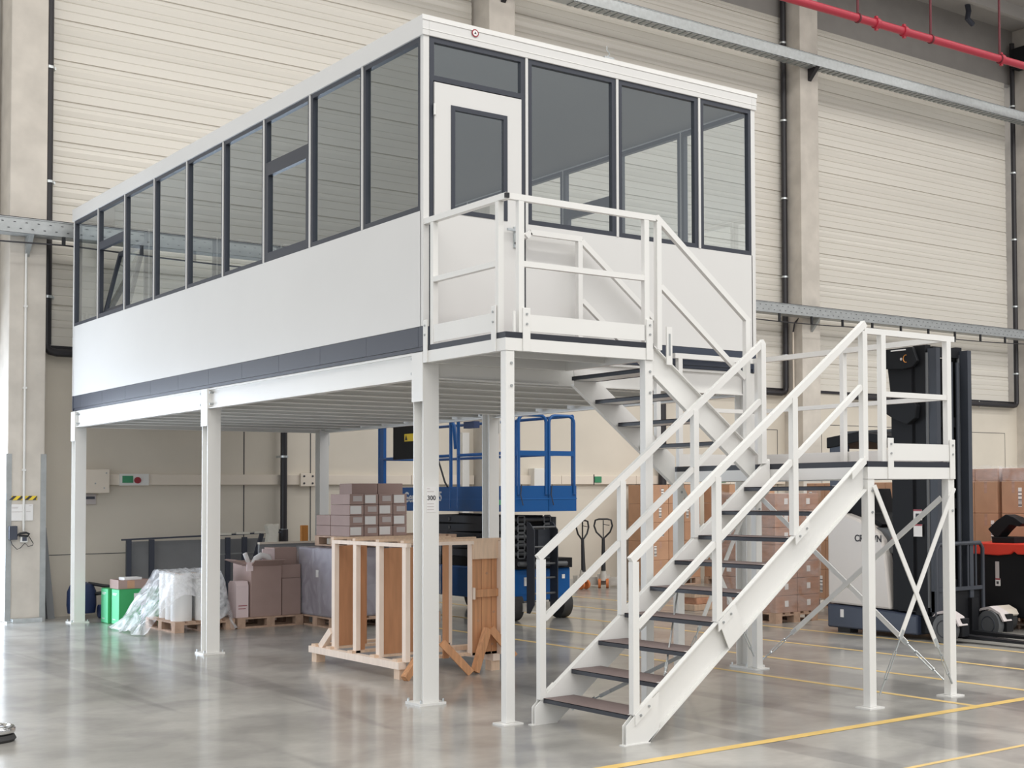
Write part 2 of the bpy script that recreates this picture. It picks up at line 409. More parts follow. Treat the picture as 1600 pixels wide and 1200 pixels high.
G().tube([(-0.665, 11.24, 1.2), (-0.64, 11.24, 1.13), (-0.575, 11.24, 1.06), (-0.53, 11.24, 1.08), (-0.47, 11.24, 1.15), (-0.43, 11.24, 1.10), (-0.37, 11.24, 1.11), (-0.36, 11.24, 1.14), (-0.42, 11.24, 1.25)], 0.005, 6).make('cable', blackpl, o, smooth=True)

# ================================================================== PIPES, TRAYS, TRUNKING
def drain(x, label, ztop, zb, bend):
    o = T('drainpipe', label, 'pipe', (x, WY-0.1, zb))
    y = WY-0.16
    G().cyl((x, y, zb), (x, y, ztop), 0.065).make('pipe', blackpipe, o, smooth=True)
    if bend:
        xe = x+bend
        s = 1 if bend > 0 else -1
        G().tube([(x, y, zb+0.02), (x, y, zb-0.05), (x+s*0.05, y, zb-0.10), (x+s*0.14, y, zb-0.12), (xe, y, zb-0.12)], 0.06, 12).make('horizontal_run', blackpipe, o, smooth=True)
        G().cyl((x+bend*0.25, y, zb-0.2), (x+bend*0.25, y, zb-0.03), 0.012, 8).make('hanger', galvd, o)
    z = zb+0.7
    while z < ztop-0.2:
        G().cyl((x, y, z), (x, y, z+0.04), 0.082).box(x-0.02, x+0.1, y, y+0.1, z, z+0.04).make('pipe_clamp', galv, o, smooth=True)
        z += 1.75
drain(-0.08, 'black drainpipe with silver clamps beside the left column, turning under the siding', 13.4, 4.12, 3.0)
drain(15.07, 'black drainpipe with silver clamps just left of the column behind the stairs', 13.8, 4.12, -4.0)
drain(23.2, 'black drainpipe with silver clamps near the right edge of the picture', 13.5, 4.12, -6.0)
o = T('downpipe', 'black vertical pipe in front of the wall beneath the office floor', 'pipe', (3.6, 11.75, 0))
G().cyl((3.62, 11.75, 1.1), (3.62, 11.75, 4.0), 0.055).make('pipe', blackpipe, o, smooth=True)
G().cyl((3.62, 11.75, 0.9), (3.62, 11.75, 1.25), 0.075).make('socket_end', blackpipe, o, smooth=True)
for z in (1.22, 2.45): G().cyl((3.62, 11.75, z), (3.62, 11.75, z+0.035), 0.07).box(3.55, 3.58, 11.75, WY, z, z+0.035).make('pipe_clamp', galv, o, smooth=True)
o = T('downpipe', 'black vertical pipe on the wall seen between the upper stair treads', 'pipe', (11.6, 11.75, 0))
G().cyl((11.62, 11.75, 1.1), (11.62, 11.75, 4.0), 0.085).make('pipe', blackpipe, o, smooth=True)
G().cyl((11.62, 11.75, 2.4), (11.62, 11.75, 2.44), 0.1).make('pipe_clamp', galv, o, smooth=True)
o = T('conduit_pipe', 'thin pale vertical conduit on the side of the column behind the stairs', 'conduit', (15.1, 11.6, 0))
G().cyl((15.13, 11.55, 0.6), (15.13, 11.55, 5.35), 0.02).make('tube', duct, o, smooth=True)
G().tube([(15.13, 11.55, 5.35), (15.13, 11.50, 5.55), (15.2, 11.4, 5.68)], 0.018).make('cable', blackpipe, o, smooth=True)

def tray(name, label, z0, z1, x0, x1, y, holes, m):
    o = T(name, label, 'cable tray', (x0, y, z0))
    h = z1-z0
    G().box(x0, x1, y, y+0.004, z0, z1).box(x0, x1, y, y+0.28, z0, z0+0.004).box(x0, x1, y+0.296, y+0.28, z0, z1).box(x0, x1, y-0.012, y+0.004, z1-0.012, z1).make('channel', m, o)
    G().box(x0, x1, y-0.006, y+0.0, z1-0.002, z1+0.012).make('top_edge', blackpipe, o)
    return o
t1 = tray('cable_tray', 'perforated galvanised cable tray crossing behind the office at mid height', 5.64, 5.86, -6, 34, 11.0, True, galvd)
g = G()
for x in [(-1.2+0.16*i) for i in range(30)]+[(13.5+0.16*i) for i in range(66)]:
    g.box(x, x+0.03, 10.994, 10.999, 5.79, 5.80); g.box(x+0.08, x+0.11, 10.994, 10.999, 5.70, 5.71)
g.make('perforation', ink, t1)['kind'] = 'stuff'
for x in (-0.47, 7.6, 15.45, 23.4): G().prism([(11.0, 5.64), (11.295, 5.64), (11.295, 5.35)], 'x', x-0.03, x+0.03).make('wall_bracket', galvd, t1)
t2 = tray('cable_tray', 'bright perforated galvanised cable tray high across the upper wall', 11.22, 11.45, -6, 34, 11.0, True, galv)
g = G()
for i in range(90):
    x = 9.0+i*0.17; g.box(x, x+0.09, 11.02, 11.28, 11.205, 11.219)
g.make('rung', galvd, t2)
for x in (7.6, 15.45, 23.4): G().prism([(11.0, 11.22), (11.295, 11.22), (11.295, 10.95)], 'x', x-0.05, x+0.05).make('wall_bracket', blackpipe, t2)
# black cable slung below the mid-height tray
pts = []
for i in range(0, 121):
    x = -6+i*0.33; pts.append((x, 10.98, 5.52-0.06*abs(math.sin(x*0.55))))
o = T('slung_cable', 'black cable clipped below the mid height cable tray', 'cable', (-6, 10.98, 5.5))
G().tube(pts, 0.012, 6).make('cable', blackpipe, o, smooth=True)
for i in range(40):
    x = -1+i*0.95
    if 2 < x < 13: continue
    bx('clip', blackpl, o, x-0.022, x+0.022, 10.96, 11.0, 5.52-0.06*abs(math.sin(x*0.55)), 5.64)
# hose bundle lying on the tray (seen through the office glass)
pts = [(1.6+0.12*i, 11.08, 5.98+0.05*math.sin(i*1.1)) for i in range(16)]
tag(G().tube(pts, 0.09, 10).make('hose_bundle', taupe, None, smooth=True), 'brown wrapped hose bundle lying on the cable tray, seen through the office glass', 'hose')
# red sprinkler main
o = T('sprinkler_pipe', 'red sprinkler main with hanger rods under the roof at upper right', 'pipe', (14, 9.0, 11.6))
PZ = lambda x: 11.56+(x-13)*0.014
G().cyl((6, 9, PZ(6)), (34, 9, PZ(34)), 0.085, 20).make('main_pipe', redpipe, o, smooth=True)
for x in (14.65, 16.9, 19.25, 21.9): 
    G().cyl((x, 9, PZ(x)), (x, 9, 13.9), 0.028, 10).cyl((x-0.02, 9, PZ(x)), (x+0.02, 9, PZ(x)), 0.105).make('hanger_rod', dkred, o, smooth=True)
for x in (16.05, 19.3, 15.2): G().cyl((x-0.05, 9, PZ(x)), (x+0.05, 9, PZ(x)), 0.115).box(x-0.03, x+0.03, 8.97, 9.03, PZ(x)-0.15, PZ(x)+0.15).make('coupling', redpipe, o, smooth=True)
# strip lamp + dark girder at the top right corner
o = T('strip_lamp', 'bright linear lamp at the top right corner of the hall', 'lamp', (20, 9, 12.6))
bx('tube', lampm, o, 19.75, 22.0, 8.2, 8.3, 12.66, 12.72); bx('housing', galvd, o, 19.7, 22.1, 8.18, 8.32, 12.72, 12.80)
for x in (20.0, 21.8): G().cyl((x, 8.25, 12.8), (x, 8.25, 13.9), 0.01, 6).make('suspension_wire', galvd, o)
tag(G().box(22.9, 23.3, 8.6, 11.6, 12.75, 13.25).make('roof_girder', truckblk, None, 0.02), 'black steel girder under the roof at the top right corner', 'girder')
tag(G().tube([(20.9, 11.3, 13.95), (20.95, 11.3, 13.75), (20.9, 11.3, 13.55), (21.1, 11.3, 13.45)], 0.07).make('roof_bracket', steelgr, None, smooth=True), 'small dark bracket hanging from the roof right of the sprinkler hangers', 'bracket')

# trunking along the wall
o = T('cable_trunking', 'long cream cable trunking along the wall at head height', 'trunking', (0.8, WY-0.06, 2.0))
xs = [0.84, 2.3, 4.05, 6.0, 7.28, 7.88, 9.2, 11.0, 13.5, 15.1]
for a, b in zip(xs, xs[1:]):
    if a == 7.28: continue
    bx('trunking_section', duct, o, a+0.004, b-0.004, WY-0.09, WY, 1.995, 2.165, bevel=0.006)
for x in (4.38, 6.35, 8.15, 9.95): bx('cover_clip', ink, o, x, x+0.015, WY-0.1, WY-0.088, 1.98, 2.19)
o = T('junction_box', 'cream square junction box at the left end of the wall trunking', 'box', (0.6, WY-0.1, 1.9))
bx('housing', duct, o, 0.40, 0.83, WY-0.20, WY, 1.87, 2.24, bevel=0.01)
for a, b in ((0.62, 2.02), (0.75, 1.95), (0.78, 2.18)): G().cyl((a, WY-0.205, b), (a, WY-0.198, b), 0.012, 8).make('screw', galvd, o)
tag(bx('info_plate', labelg, None, 0.42, 0.68, WY-0.03, WY-0.01, 1.70, 1.86), 'small grey plate with a dark bar below the junction box', 'sign')
bx('dark_bar', steelgr, bpy.data.objects['info_plate'], 0.45, 0.66, WY-0.034, WY-0.029, 1.78, 1.82)
o = T('switch_panel', 'trunking panel with a green field and a round red button', 'switch', (1.15, WY-0.1, 2.0))
bx('cover', white, o, 1.0, 1.44, WY-0.12, WY-0.09, 1.99, 2.17)
bx('green_field', greens, o, 1.04, 1.20, WY-0.13, WY-0.118, 2.03, 2.14)
G().cyl((1.265, WY-0.15, 2.07), (1.265, WY-0.118, 2.07), 0.05).make('red_button', redb, o, smooth=True)
for x, l in ((9.97, 'small green field on the trunking above the pallet jacks'), (13.2, 'small green field on the trunking seen under the intermediate landing')):
    tag(bx('indicator_plate', greens, None, x, x+0.16, WY-0.11, WY-0.085, 2.03, 2.15), l, 'sign')
o = T('socket_box', 'white connection plate on the trunking right of the black downpipe', 'socket', (3.95, WY-0.1, 2))
bx('plate', duct, o, 3.92, 4.20, WY-0.14, WY-0.088, 1.97, 2.19, bevel=0.006)
for a in (3.98, 4.13):
    for b in (2.02, 2.14): G().cyl((a, WY-0.147, b), (a, WY-0.138, b), 0.018, 8).make('screw', ink, o)
o = T('junction_box', 'white square box on the wall behind the blue lift gates', 'box', (8.7, WY-0.1, 2))
bx('housing', white, o, 8.50, 8.88, WY-0.22, WY, 1.90, 2.30, bevel=0.01)
tag(bx('leaning_profile', white, None, 7.0, 7.14, WY-0.15, WY-0.05, 1.0, 2.95), 'white profile strip leaning on the wall behind the lift', 'profile')

# ================================================================== STEEL PLATFORM under the office
OW, OL = 3.844, 10.66            # office width (X) and length (Y)
NB, NM = 0.009, 1.1808           # window module
ZB, ZS, ZH, ZT = 3.275, 4.286, 5.823, 6.00
BT, BB = 3.045, 2.82              # edge beam top / bottom
o = T('steel_platform', 'white steel platform on six columns carrying the glazed office', 'platform', (1.9, 5.3, 0))
def hcol(x0, y0, m=white):
    x1, y1 = x0+0.15, y0+0.18; xm = (x0+x1)/2
    c = G().box(x0, x1, y0, y0+0.012, 0.02, BT-0.0).box(x0, x1, y1-0.012, y1, 0.02, BT).box(xm-0.006, xm+0.006, y0+0.012, y1-0.012, 0.02, BT).make('column', m, o)
    bx('base_plate', m, c, x0-0.05, x1+0.05, y0-0.04, y1+0.05, 0, 0.022)
    g = G()
    for a in (x0-0.03, x1+0.03):
        for b in (y0-0.02, y1+0.03): g.cyl((a, b, 0.02), (a, b, 0.05), 0.01, 6)
    g.make('anchor_bolt', galv, c)
    sx = x0-0.012 if x0 < 1 else x1
    bx('head_plate', m, c, sx, sx+0.012, y0-0.01, y1+0.01, 2.62, BT)
    return c
for x in (0.0, OW-0.15):
    for y in (0.0, 5.18, OL-0.18): hcol(x, y)
def cbeam_y(x0, x1, face, y0, y1):
    g = G().box(x0, x1, y0, y1, BT-0.012, BT).box(x0, x1, y0, y1, BB, BB+0.012)
    xf = x0+0.028 if face < 0 else x1-0.034
    g.box(xf, xf+0.006, y0, y1, BB+0.012, BT-0.012)
    return g.make('edge_beam', white, o)
for y0, y1 in ((0.185, 5.175), (5.365, OL-0.185)):
    cbeam_y(0.005, 0.09, -1, y0, y1); cbeam_y(OW-0.09, OW-0.005, 1, y0, y1)
    for ya in (y0, y1-0.012):
        bx('end_plate', white, o, 0.0, 0.10, ya, ya+0.012, BB-0.0, BT)
for x in (0.02, 3.72):
    for y in (0.20, 5.1, 5.40, OL-0.25):
        g = G()
        for z in (2.87, 3.0): g.cyl((x-0.03, y, z), (x+0.02, y, z), 0.014, 6)
        g.make('bolt', galvd, o)
for y0 in (0.02, OL-0.10):
    G().box(0.16, OW-0.16, y0, y0+0.08, BT-0.012, BT).box(0.16, OW-0.16, y0, y0+0.08, BB, BB+0.012).box(0.16, OW-0.16, y0+0.03, y0+0.036, BB+0.012, BT-0.012).make('cross_beam', white, o)
y = 0.55
while y < OL-0.3:
    if abs(y-5.27) > 0.12:
        G().box(0.095, OW-0.095, y, y+0.006, BB+0.03, BT-0.03).box(0.095, OW-0.095, y-0.07, y+0.006, BB+0.022, BB+0.03).box(0.095, OW-0.095, y-0.05, y+0.006, BT-0.036, BT-0.03).make('joist', white, o)
    y += 0.715
bx('deck_sheet', white, o, 0.02, OW-0.02, 0.02, OL-0.02, BT, BT+0.012)
# load sign on the front column
o = T('load_sign', 'small printed load sign reading 300 on the front platform column', 'sign', (0.075, -0.004, 1.77))
bx('plate', paper, o, 0.03, 0.12, -0.004, -0.001, 1.66, 1.88)
text('300', 0.055, ink, o, (0.035, -0.0045, 1.765), RX, depth=0.0008)
for z in (1.86, 1.835, 1.73, 1.705, 1.68): bx('text_line', labelg, o, 0.035, 0.10 if z != 1.86 else 0.06, -0.005, -0.0042, z, z+0.006)

# ================================================================== OFFICE CABIN
o = T('office_cabin', 'long white glazed office cabin standing on the steel platform', 'office', (1.9, 5.3, 3.06))
OF = o
FL = 3.06
bx('floor_slab', innerg, o, 0.02, OW-0.02, 0.02, OL-0.02, FL, ZB-0.02)
bx('ceiling_panel', innerg, o, 0.05, OW-0.05, 0.05, OL-0.05, ZH+0.02, ZT-0.02)
# lower wall panels
bx('wall_panel', panelw, o, 0.0, 0.055, 0.045, OL-0.045, ZB, ZS)
bx('wall_panel', panelw, o, OW-0.055, OW, 0.045, OL-0.045, ZB, ZS)
bx('wall_panel', panelw, o, 1.05, OW-0.045, 0.0, 0.055, ZB, ZS)
bx('wall_panel', panelw, o, 0.045, OW-0.045, OL-0.055, OL, ZB, ZS)
# charcoal base panels with joints
ys = [-0.004, 0.10]+[0.10+NM*0.86*(i+1) for i in range(10)]
ys = [y for y in ys if y < OL-0.4]+[OL]
for a, b in zip(ys, ys[1:]): bx('base_panel', charpan, o, 0.004, 0.05, a+0.002, b-0.002, FL+0.035, ZB-0.002)
bx('base_strip', charpan, o, 0.012, 0.06, 0.0, OL, FL, FL+0.032)
bx('base_panel', charpan, o, 0.0, OW, 0.004, 0.05, FL+0.035, ZB-0.002)
bx('base_strip', charpan, o, 0.0, OW, 0.012, 0.06, FL, FL+0.032)
bx('base_panel', charpan, o, OW-0.05, OW-0.004, 0.0, OL, FL, ZB); bx('base_panel', charpan, o, 0, OW, OL-0.05, OL-0.004, FL, ZB)
# roof fascia
bx('roof_fascia', panelw, o, -0.015, 0.05, -0.015, OL+0.015, ZH, ZT, bevel=0.004)
bx('roof_fascia', panelw, o, OW-0.05, OW+0.015, -0.015, OL+0.015, ZH, ZT, bevel=0.004)
bx('roof_fascia', panelw, o, 0.05, OW-0.05, -0.015, 0.05, ZH, ZT, bevel=0.004)
bx('roof_fascia', panelw, o, 0.05, OW-0.05, OL-0.05, OL+0.015, ZH, ZT, bevel=0.004)
bx('fascia_trim', white, o, -0.02, OW+0.02, -0.022, -0.012, ZT-0.045, ZT-0.002); bx('fascia_trim', white, o, -0.016, OW+0.016, -0.019, -0.012, ZH+0.05, ZH+0.058)
bx('roof_sheet', white, o, 0.0, OW, 0.0, OL, ZT-0.02, ZT+0.005)
for x in (0, OW-0.055):
    for y in (0, OL-0.055): bx('corner_post', panelw, o, x, x+0.055, y, y+0.055, ZB if (x or y) else ZB, ZH)
bx('corner_gap', ink, o, 0.056, 0.072, 0.004, 0.05, ZB, ZS)
def frame(name, ax, c, a0, a1, z0, z1, t=0.05, d=0.055, out=-1, parent=None, inner=True):
    """window frame in plane ax=c; glass as sub-part"""
    def B(g, p0, p1, q0, q1, e0, e1):
        if ax == 'x': g.box(e0, e1, p0, p1, q0, q1)
        else: g.box(p0, p1, e0, e1, q0, q1)
    e0, e1 = (c+0.002, c+d) if out < 0 else (c-d, c-0.002)
    g = G(); B(g, a0, a1, z0, z0+t, e0, e1); B(g, a0, a1, z1-t, z1, e0, e1); B(g, a0, a0+t, z0+t, z1-t, e0, e1); B(g, a1-t, a1, z0+t, z1-t, e0, e1)
    f = g.make(name, charcoal, parent or OF)
    em = (e0+e1)/2
    g = G(); B(g, a0+t*0.8, a1-t*0.8, z0+t*0.8, z1-t*0.8, em-0.001, em+0.001)
    g.v = g.v[:4] if False else g.v
    # single sheet of glass
    if ax == 'x': vs = [(em, a0+t, z0+t), (em, a1-t, z0+t), (em, a1-t, z1-t), (em, a0+t, z1-t)]
    else: vs = [(a0+t, em, z0+t), (a1-t, em, z0+t), (a1-t, em, z1-t), (a0+t, em, z1-t)]
    G().add(vs, [(0, 1, 2, 3)]).make('pane', glass, f)
    return f
TZ = 5.30
for side, cx, out in (('front', 0.0, -1), ('back', OW, 1)):
    for k in range(9):
        a0, a1 = NB+k*NM+0.013, NB+(k+1)*NM-0.013
        if k == 0: a0 = 0.057
        if k == 8: a1 = OL-0.057
        if k in (2, 7):
            frame('transom_window', 'x', cx, a0, a1, TZ, ZH, 0.045, out=out)
            if k == 7 and side == 'front':
                f = frame('window', 'x', cx, a0, a1, ZS, TZ, 0.06, out=out)
                bpy.data.objects.remove(f.children[0])
                # tilted sash, hinged at its bottom edge and leaning into the room



                w_, h_, t_ = a1-a0-0.09, TZ-ZS-0.10, 0.065
                g = G().box(0, 0.045, 0, w_, 0, t_).box(0, 0.045, 0, w_, h_-t_, h_).box(0, 0.045, 0, t_, t_, h_-t_).box(0, 0.045, w_-t_, w_, t_, h_-t_)
                R = Matrix.Rotation(math.radians(13), 4, 'Y'); off = Vector((cx+0.05, a0+0.045, ZS+0.055))
                g.v = [tuple(R @ Vector(v)+off) for v in g.v]; sash = g.make('window_sash', charcoal, OF)
                g = G().add([R @ Vector(v)+off for v in ((0.02, t_, t_), (0.02, w_-t_, t_), (0.02, w_-t_, h_-t_), (0.02, t_, h_-t_))], [(0, 1, 2, 3)]); g.make('pane', glass, sash)
            else:
                f = frame('window', 'x', cx, a0, a1, ZS, TZ, 0.095, out=out)
        else:
            frame('window', 'x', cx, a0, a1, ZS, ZH, 0.045, out=out)
        if k: bx('mullion', panelw, o, cx-0.008 if out < 0 else cx-0.055, cx+0.055 if out < 0 else cx+0.008, NB+k*NM-0.0125, NB+k*NM+0.0125, ZS, ZH)
X = [0.060, 1.0468, 2.0693, 3.0906, 3.80]
for k in range(1, 4):
    a0, a1 = X[k]+0.014, X[k+1]-0.014
    if k == 3: a1 = OW-0.045
    frame('window', 'y', 0.0, a0, a1, ZS, ZH, 0.045)
for k in range(4):
    a0, a1 = (X[k]+0.014 if k else 0.06), X[k+1]-0.014
    if k == 3: a1 = OW-0.06
    frame('window', 'y', OL, a0, a1, ZS, ZH, 0.045, out=1)
for k in (1, 2, 3):
    bx('mullion', panelw, o, X[k]-0.013, X[k]+0.013, -0.008, 0.055, FL if k == 1 else ZS, ZH)
    bx('mullion', panelw, o, X[k]-0.013, X[k]+0.013, OL-0.055, OL+0.008, ZS, ZH)
# door, transom light above it
frame('transom_window', 'y', 0.0, 0.060, X[1]-0.014, 5.44, ZH, 0.045)
g = G().box(0.062, 0.098, 0.002, 0.06, FL, 5.44).box(0.99, X[1]-0.014, 0.002, 0.06, FL, 5.44)
g.make('door_frame', charcoal, o)
d = G().box(0.102, 0.262, -0.012, 0.045, FL+0.02, 5.425).box(0.835, 0.986, -0.012, 0.045, FL+0.02, 5.425).box(0.262, 0.835, -0.012, 0.045, 5.245, 5.425).box(0.262, 0.835, -0.012, 0.045, FL+0.02, 4.285).make('door', panelw, o)
g = G().box(0.262, 0.835, -0.018, 0.03, 4.285, 4.325).box(0.262, 0.835, -0.018, 0.03, 5.205, 5.245).box(0.262, 0.302, -0.018, 0.03, 4.325, 5.205).box(0.795, 0.835, -0.018, 0.03, 4.325, 5.205).make('door_window_frame', charcoal, d)
G().add([(0.302, 0.0, 4.325), (0.795, 0.0, 4.325), (0.795, 0.0, 5.205), (0.302, 0.0, 5.205)], [(0, 1, 2, 3)]).make('door_pane', glass, d)
for z in (3.5, 5.13): G().cyl((0.10, -0.022, z), (0.10, -0.022, z+0.10), 0.012, 10).make('hinge', white, d, smooth=True)
G().box(0.895, 0.925, -0.03, -0.012, 4.05, 4.24).cyl((0.91, -0.03, 4.20), (0.91, -0.07, 4.20), 0.011, 10).box(0.80, 0.915, -0.08, -0.06, 4.19, 4.212).make('door_handle', galv, d)
G().cyl((0.91, -0.034, 4.09), (0.91, -0.03, 4.09), 0.012, 10).make('keyhole', ink, d)
# round safety sticker on the fascia
s = T('round_sticker', 'small round red ringed sticker with a black symbol on the office roof edge', 'sticker', (0.55, -0.023, 5.92))
SX, SZ = 0.50, 5.935
G().cyl((SX, -0.0225, SZ), (SX, -0.0245, SZ), 0.035, 28).make('ring', redb, s)
G().cyl((SX, -0.0245, SZ), (SX, -0.026, SZ), 0.025, 28).make('disc', paper, s)
G().prism([(SX, SZ+0.014), (SX+0.012, SZ-0.008), (SX-0.012, SZ-0.008)], 'y', -0.0265, -0.027).make('symbol', ink, s)
# small lifting eye on the roof edge
s = T('lifting_eye', 'small metal lifting eye on the office roof edge', 'fitting', (1.97, 0.02, 6.0))
bx('foot', galvd, s, 1.93, 2.04, 0.0, 0.04, 6.005, 6.025); G().tube([(1.97, 0.02, 6.02), (2.0, 0.02, 6.06), (1.965, 0.02, 6.09), (1.97, 0.02, 6.13)], 0.007, 6).make('hook', galvd, s, smooth=True)

# ================================================================== STAIRS
RISE, GO = 0.20665, 0.2625
def sq(name, parent, p, q, w_=0.05, m=white): return rod(name, m, parent, p, q, w_, w_)
def plate_bracket(parent, x, y, z0, z1, ax):
    if ax == 'x': b = bx('post_bracket', white, parent, x-0.012, x, y-0.035, y+0.035, z0, z1, bevel=0.004)
    else: b = bx('post_bracket', white, parent, x-0.035, x+0.035, y-0.012, y, z0, z1, bevel=0.004)
    for z in (z1-0.05, z1-0.13):
        if ax == 'x': G().cyl((x-0.02, y, z), (x-0.012, y, z), 0.01, 6).make('bolt', galvd, b)
        else: G().cyl((x, y-0.02, z), (x, y-0.012, z), 0.01, 6).make('bolt', galvd, b)
def leg80(parent, x, y, zt, ztop=None):
    l = bx('leg', white, parent, x-0.04, x+0.04, y-0.04, y+0.04, 0.012, zt, bevel=0.004)
    bx('base_plate', white, l, x-0.09, x+0.09, y-0.085, y+0.085, 0, 0.012)
    g = G()
    for z in (zt-0.10, zt-0.28): g.cyl((x+0.01, y-0.048, z), (x+0.01, y-0.038, z), 0.012, 6)
    g.make('bolt', galvd, l)
def deck(parent, x0, x1, y0, y1, zt, fas=0.10):
    bx('deck_edge', deckblk, parent, x0, x1, y0, y1, zt-0.048, zt)
    bx('deck_surface', tread_m, parent, x0+0.02, x1-0.02, y0+0.02, y1-0.02, zt, zt+0.002)
    g = G(); a, b = zt-0.048-fas, zt-0.048
    g.box(x0, x1, y0, y0+0.05, a, b).box(x0, x1, y1-0.05, y1, a, b).box(x0, x0+0.05, y0+0.05, y1-0.05, a, b).box(x1-0.05, x1, y0+0.05, y1-0.05, a, b)
    g.make('deck_frame', white, parent)
    n = max(1, int((y1-y0)/0.45))
    for i in range(1, n): 
        yy = y0+(y1-y0)*i/n; bx('deck_rib', white, parent, x0+0.05, x1-0.05, yy-0.02, yy+0.02, a+0.02, b)
def stringer(parent, poly, y, side, m=white):
    """C channel: web plate plus flanges pointing to side"""
    w = 0.05*side
    y0, y1 = sorted((y, y+0.008*side))
    s_ = G().prism(poly, 'y', y0, y1).make('stringer', m, parent)
    return s_
# ---- upper landing
L = T('upper_landing', 'white square landing with guard rails in front of the office door', 'landing', (0.73, -0.7, 0))
UZ = 3.10
deck(L, 0.0, 1.465, -1.36, -0.03, UZ)
leg80(L, 0.045, -1.315, UZ-0.148); leg80(L, 1.42, -1.315, UZ-0.148)
for y, z0 in ((-0.14, UZ), (-1.22, UZ)): sq('rail_post', L, (0.03, y, z0), (0.03, y, 4.158))
sq('handrail', L, (0.03, -0.0, 4.185), (0.03, -1.36, 4.185)); sq('mid_rail', L, (0.03, -0.165, 3.66), (0.03, -1.195, 3.66), 0.045)
for x in (0.15, 1.40): sq('rail_post', L, (x, -1.335, UZ), (x, -1.335, 4.158))
sq('handrail', L, (0.055, -1.335, 4.185), (1.50, -1.335, 4.185)); sq('mid_rail', L, (0.175, -1.335, 3.655), (1.375, -1.335, 3.655), 0.045)
bx('rail_cap', blackpl, L, 0.0, 0.03, -1.375, -1.345, 4.165, 4.205)
bx('toe_board', white, L, 0.0, 0.006, -1.17, -0.19, UZ+0.015, UZ+0.165); bx('toe_board', white, L, 0.2, 1.38, -1.36, -1.354, UZ+0.015, UZ+0.15)
for y in (-0.05, -1.19): plate_bracket(L, 0.0, y, UZ-0.15, UZ+0.22, 'x')
for x in (0.19, 1.42): plate_bracket(L, x, -1.36, UZ-0.15, UZ+0.2, 'y')
bx('corner_bracket', white, L, 0.08, 0.10, -1.35, -1.33, UZ, UZ+0.17)
# wall side handrail
wr = -0.13
G().bar((1.0, wr, 4.185), (1.56, wr, 4.185), 0.04, 0.05).make('wall_handrail', white, L)
G().bar((1.0, wr, 4.185), (0.955, wr, 4.14), 0.04, 0.05).bar((0.96, wr, 4.15), (0.96, -0.03, 4.15), 0.04, 0.05).make('handrail_return', white, L)
sq('rail_post', L, (1.535, wr, UZ-0.05), (1.535, wr, 4.158))

# ---- stair flights
def flight(label, x0, z0, sx, n, ya, yb, first_support, lo_z):
    """nosing k at x0+sx*GO*k, z0+RISE*k ; ya<yb"""
    F = T('stair_flight', label, 'stairs', first_support)
    sl = RISE/GO
    return F, sl
F1 = T('stair_flight', 'lower white stair flight with brown treads rising from the floor to the intermediate landing', 'stairs', (0.3, -2.1, 0))
sl = RISE/GO
X0 = 0.237
ztop = lambda x: sl*(x-X0)+RISE
YA, YB = -2.73, -1.47
poly = [(0.165, 0.0), (0.365, 0.0), (2.655, ztop(2.655)-0.29), (2.655, ztop(2.655)), (0.245, ztop(0.245)), (0.165, 0.14)]
for y, sd in ((YA+0.05, -1), (YB-0.05, 1)):
    st = stringer(F1, poly, y, sd)
    yf0, yf1 = (YA, YA+0.0415) if sd < 0 else (YB-0.0415, YB)
    for (pa, pb, nm) in (((0.245, ztop(0.245)), (2.655, ztop(2.655)), 'top_flange'), ((0.365, 0.0), (2.655, ztop(2.655)-0.29), 'bottom_flange')):
        dz = -0.012 if nm == 'top_flange' else 0.012; pa = (pa[0], pa[1]+0.003*(1 if dz < 0 else -0)); pb = (pb[0], pb[1]+0.003*(1 if dz < 0 else -0))
        G().prism([pa, pb, (pb[0], pb[1]+dz), (pa[0], pa[1]+dz)], 'y', yf0, yf1).make(nm, white, st)
    G().prism([(0.165, 0), (0.365, 0), (0.46, 0.085), (0.46, 0.36), (0.245, 0.21), (0.165, 0.14)], 'y', yf0 if sd < 0 else yf1-0.008, yf0+0.008 if sd < 0 else yf1).make('foot_cover', white, st)
    bx('foot_plate', white, st, 0.14, 0.375, yf0-0.01, yf1+0.01, 0, 0.008)
# splice covers on the near stringer
for xc in (1.13, 2.60):
    p = [(xc-0.10, ztop(xc-0.10)+0.006), (xc+0.06, ztop(xc+0.06)+0.006), (xc+0.16, ztop(xc+0.16)-0.29), (xc+0.0, ztop(xc)-0.29)]
    if xc > 2: p = [(xc-0.12, ztop(xc-0.12)+0.008), (xc+0.05, ztop(xc+0.05)+0.008), (xc+0.05, ztop(xc+0.05)-0.06), (xc-0.12, ztop(xc-0.12)-0.06)]
    c_ = G().prism(p, 'y', YA-0.008, YA).make('splice_cover', white, F1)
def post_base(F, x, yo, sd, zt=None):
    zt = zt or ztop
    a, b = x-0.02, x+0.13
    c_ = G().prism([(a, zt(a)+0.006), (b, zt(b)+0.006), (b, zt(b)-0.07), (a, zt(a)-0.07)], 'y', *sorted((yo, yo+0.012*sd))).make('post_bracket', white, F)
    for t in (0.3, 0.8):
        xx = a+(b-a)*t; G().cyl((xx, yo+sd*0.012, zt(xx)-0.035), (xx, yo+sd*0.020, zt(xx)-0.035), 0.01, 6).make('bolt', galvd, c_)
